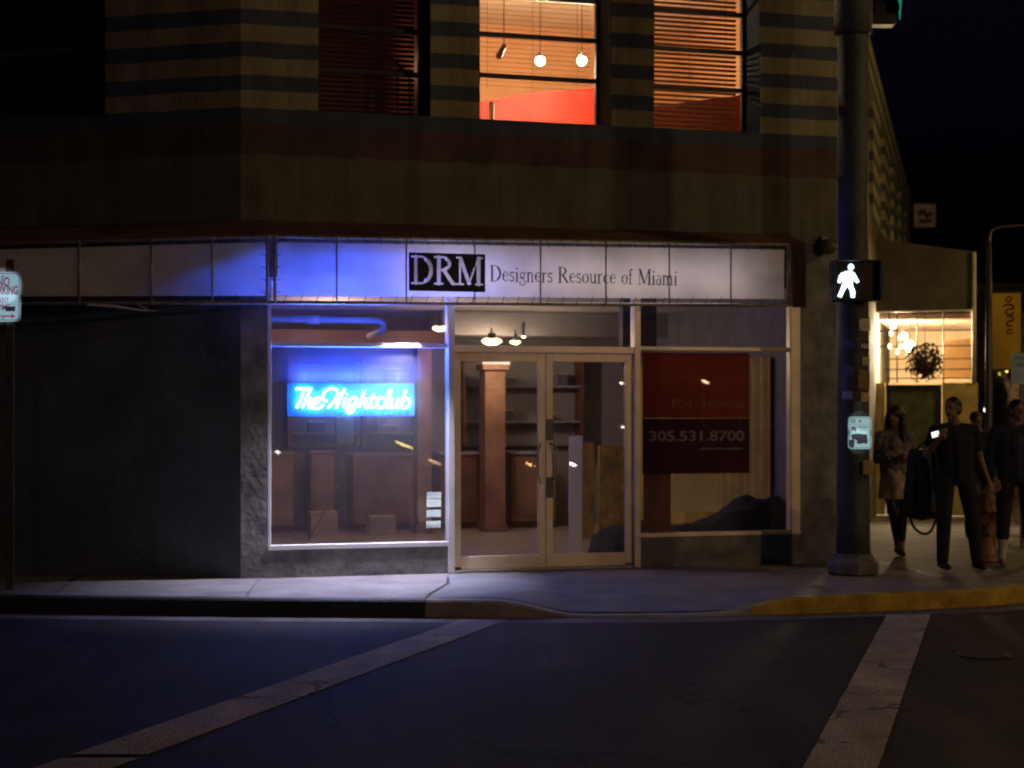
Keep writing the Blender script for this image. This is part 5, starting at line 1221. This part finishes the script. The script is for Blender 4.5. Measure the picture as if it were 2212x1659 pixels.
# person behind
JB = dict(JM); JB.update(hyaw=.2, elL=(-.27, .03, 1.13), wrL=(-.25, -.05, .90), wrR=(.30, -.02, .90))
r_, P, hp_, k, rot = person(GX(2113, 20.5), 20.5, 0, JB, 'person in dark clothes mostly hidden behind the man with the phone', 1.60)
garment(torso(JB, P, k) + limbs(JB, P, k, 'sh', 'el', 1, .068, .055) + limbs(JB, P, k, 'el', 'wr', .9, .055, .044), 'jacket', DARK, r_)
garment(limbs(JB, P, k, 'hip', 'kn', 1, .11, .078) + limbs(JB, P, k, 'kn', 'an', .98, .078, .062), 'trousers', JEANS, r_)
shoes(JB, P, k, r_, SHOE)
hm = MB(); hm.ell(hp_((0, .02, .045)), (.088*k, .10*k, .085*k), rot); remesh(hm, 'hair', HAIR, r_, .012, 2)
# big black bag hanging between the woman and the man
gx, gy = GX(1992, 17.0), 17.0
bag = root('shoulder_bag', (gx, gy, .45), 'large black bag with looping strap hanging between the woman and the man', 'bag')
bm_ = MB(); bm_.cap((gx-.12, gy, .62), .09, (gx-.09, gy, 1.18), .06); bm_.cap((gx+.14, gy, .60), .09, (gx+.12, gy, 1.16), .06); bm_.cap((gx-.1, gy, .58), .09, (gx+.12, gy, .58), .09); bm_.cap((gx, gy, .6), .13, (gx, gy, 1.15), .09)
remesh(bm_, 'body', mat('black_leather', (.012, .012, .018), .5, .1), bag, .013, 3)
MB().tube(catmull([(gx-.14, gy-.02, .56), (gx-.10, gy-.02, .42), (gx, gy-.02, .34), (gx+.09, gy-.02, .37), (gx+.15, gy-.02, .52)], 6), .014, 8).build('strap', M['black'], bag, smooth=True)
MB().tube(catmull([(gx-.08, gy, 1.2), (gx+.02, gy, 1.3), (gx+.14, gy-.04, 1.33), (gx+.22, gy-.1, 1.25)], 6), .012, 8).build('handle', M['black'], bag, smooth=True)

# lamps across the street behind the camera, mirrored in the shop glass
def mirrored(px, py, dist, size, col, e_, label):
    ray = Vector(((px-CXP)/FPX, 1, (HOR-py)/FPX)); n3 = Vector((N.x, N.y, 0)); p0 = F(0, -.06, 0); o_ = Vector((0, 0, ZC))
    t = (p0-o_).dot(n3)/ray.dot(n3); hit = o_+ray*t; r_ = ray.normalized(); r_ = r_ - 2*r_.dot(n3)*n3; p_ = hit + r_*dist
    if p_.z < .3: p_.z = .3
    g_ = root('roadside_lamp', tuple(p_), label, 'lamp', 'lamps across the street mirrored in the shop glass')
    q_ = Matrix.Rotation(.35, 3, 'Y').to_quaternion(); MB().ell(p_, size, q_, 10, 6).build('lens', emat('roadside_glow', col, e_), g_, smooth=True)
    MB().box(p_.x-.05, p_.x+.05, p_.y-.12, p_.y-.05, -.15, p_.z+.02).build('stand', M['metal_dark'], g_)
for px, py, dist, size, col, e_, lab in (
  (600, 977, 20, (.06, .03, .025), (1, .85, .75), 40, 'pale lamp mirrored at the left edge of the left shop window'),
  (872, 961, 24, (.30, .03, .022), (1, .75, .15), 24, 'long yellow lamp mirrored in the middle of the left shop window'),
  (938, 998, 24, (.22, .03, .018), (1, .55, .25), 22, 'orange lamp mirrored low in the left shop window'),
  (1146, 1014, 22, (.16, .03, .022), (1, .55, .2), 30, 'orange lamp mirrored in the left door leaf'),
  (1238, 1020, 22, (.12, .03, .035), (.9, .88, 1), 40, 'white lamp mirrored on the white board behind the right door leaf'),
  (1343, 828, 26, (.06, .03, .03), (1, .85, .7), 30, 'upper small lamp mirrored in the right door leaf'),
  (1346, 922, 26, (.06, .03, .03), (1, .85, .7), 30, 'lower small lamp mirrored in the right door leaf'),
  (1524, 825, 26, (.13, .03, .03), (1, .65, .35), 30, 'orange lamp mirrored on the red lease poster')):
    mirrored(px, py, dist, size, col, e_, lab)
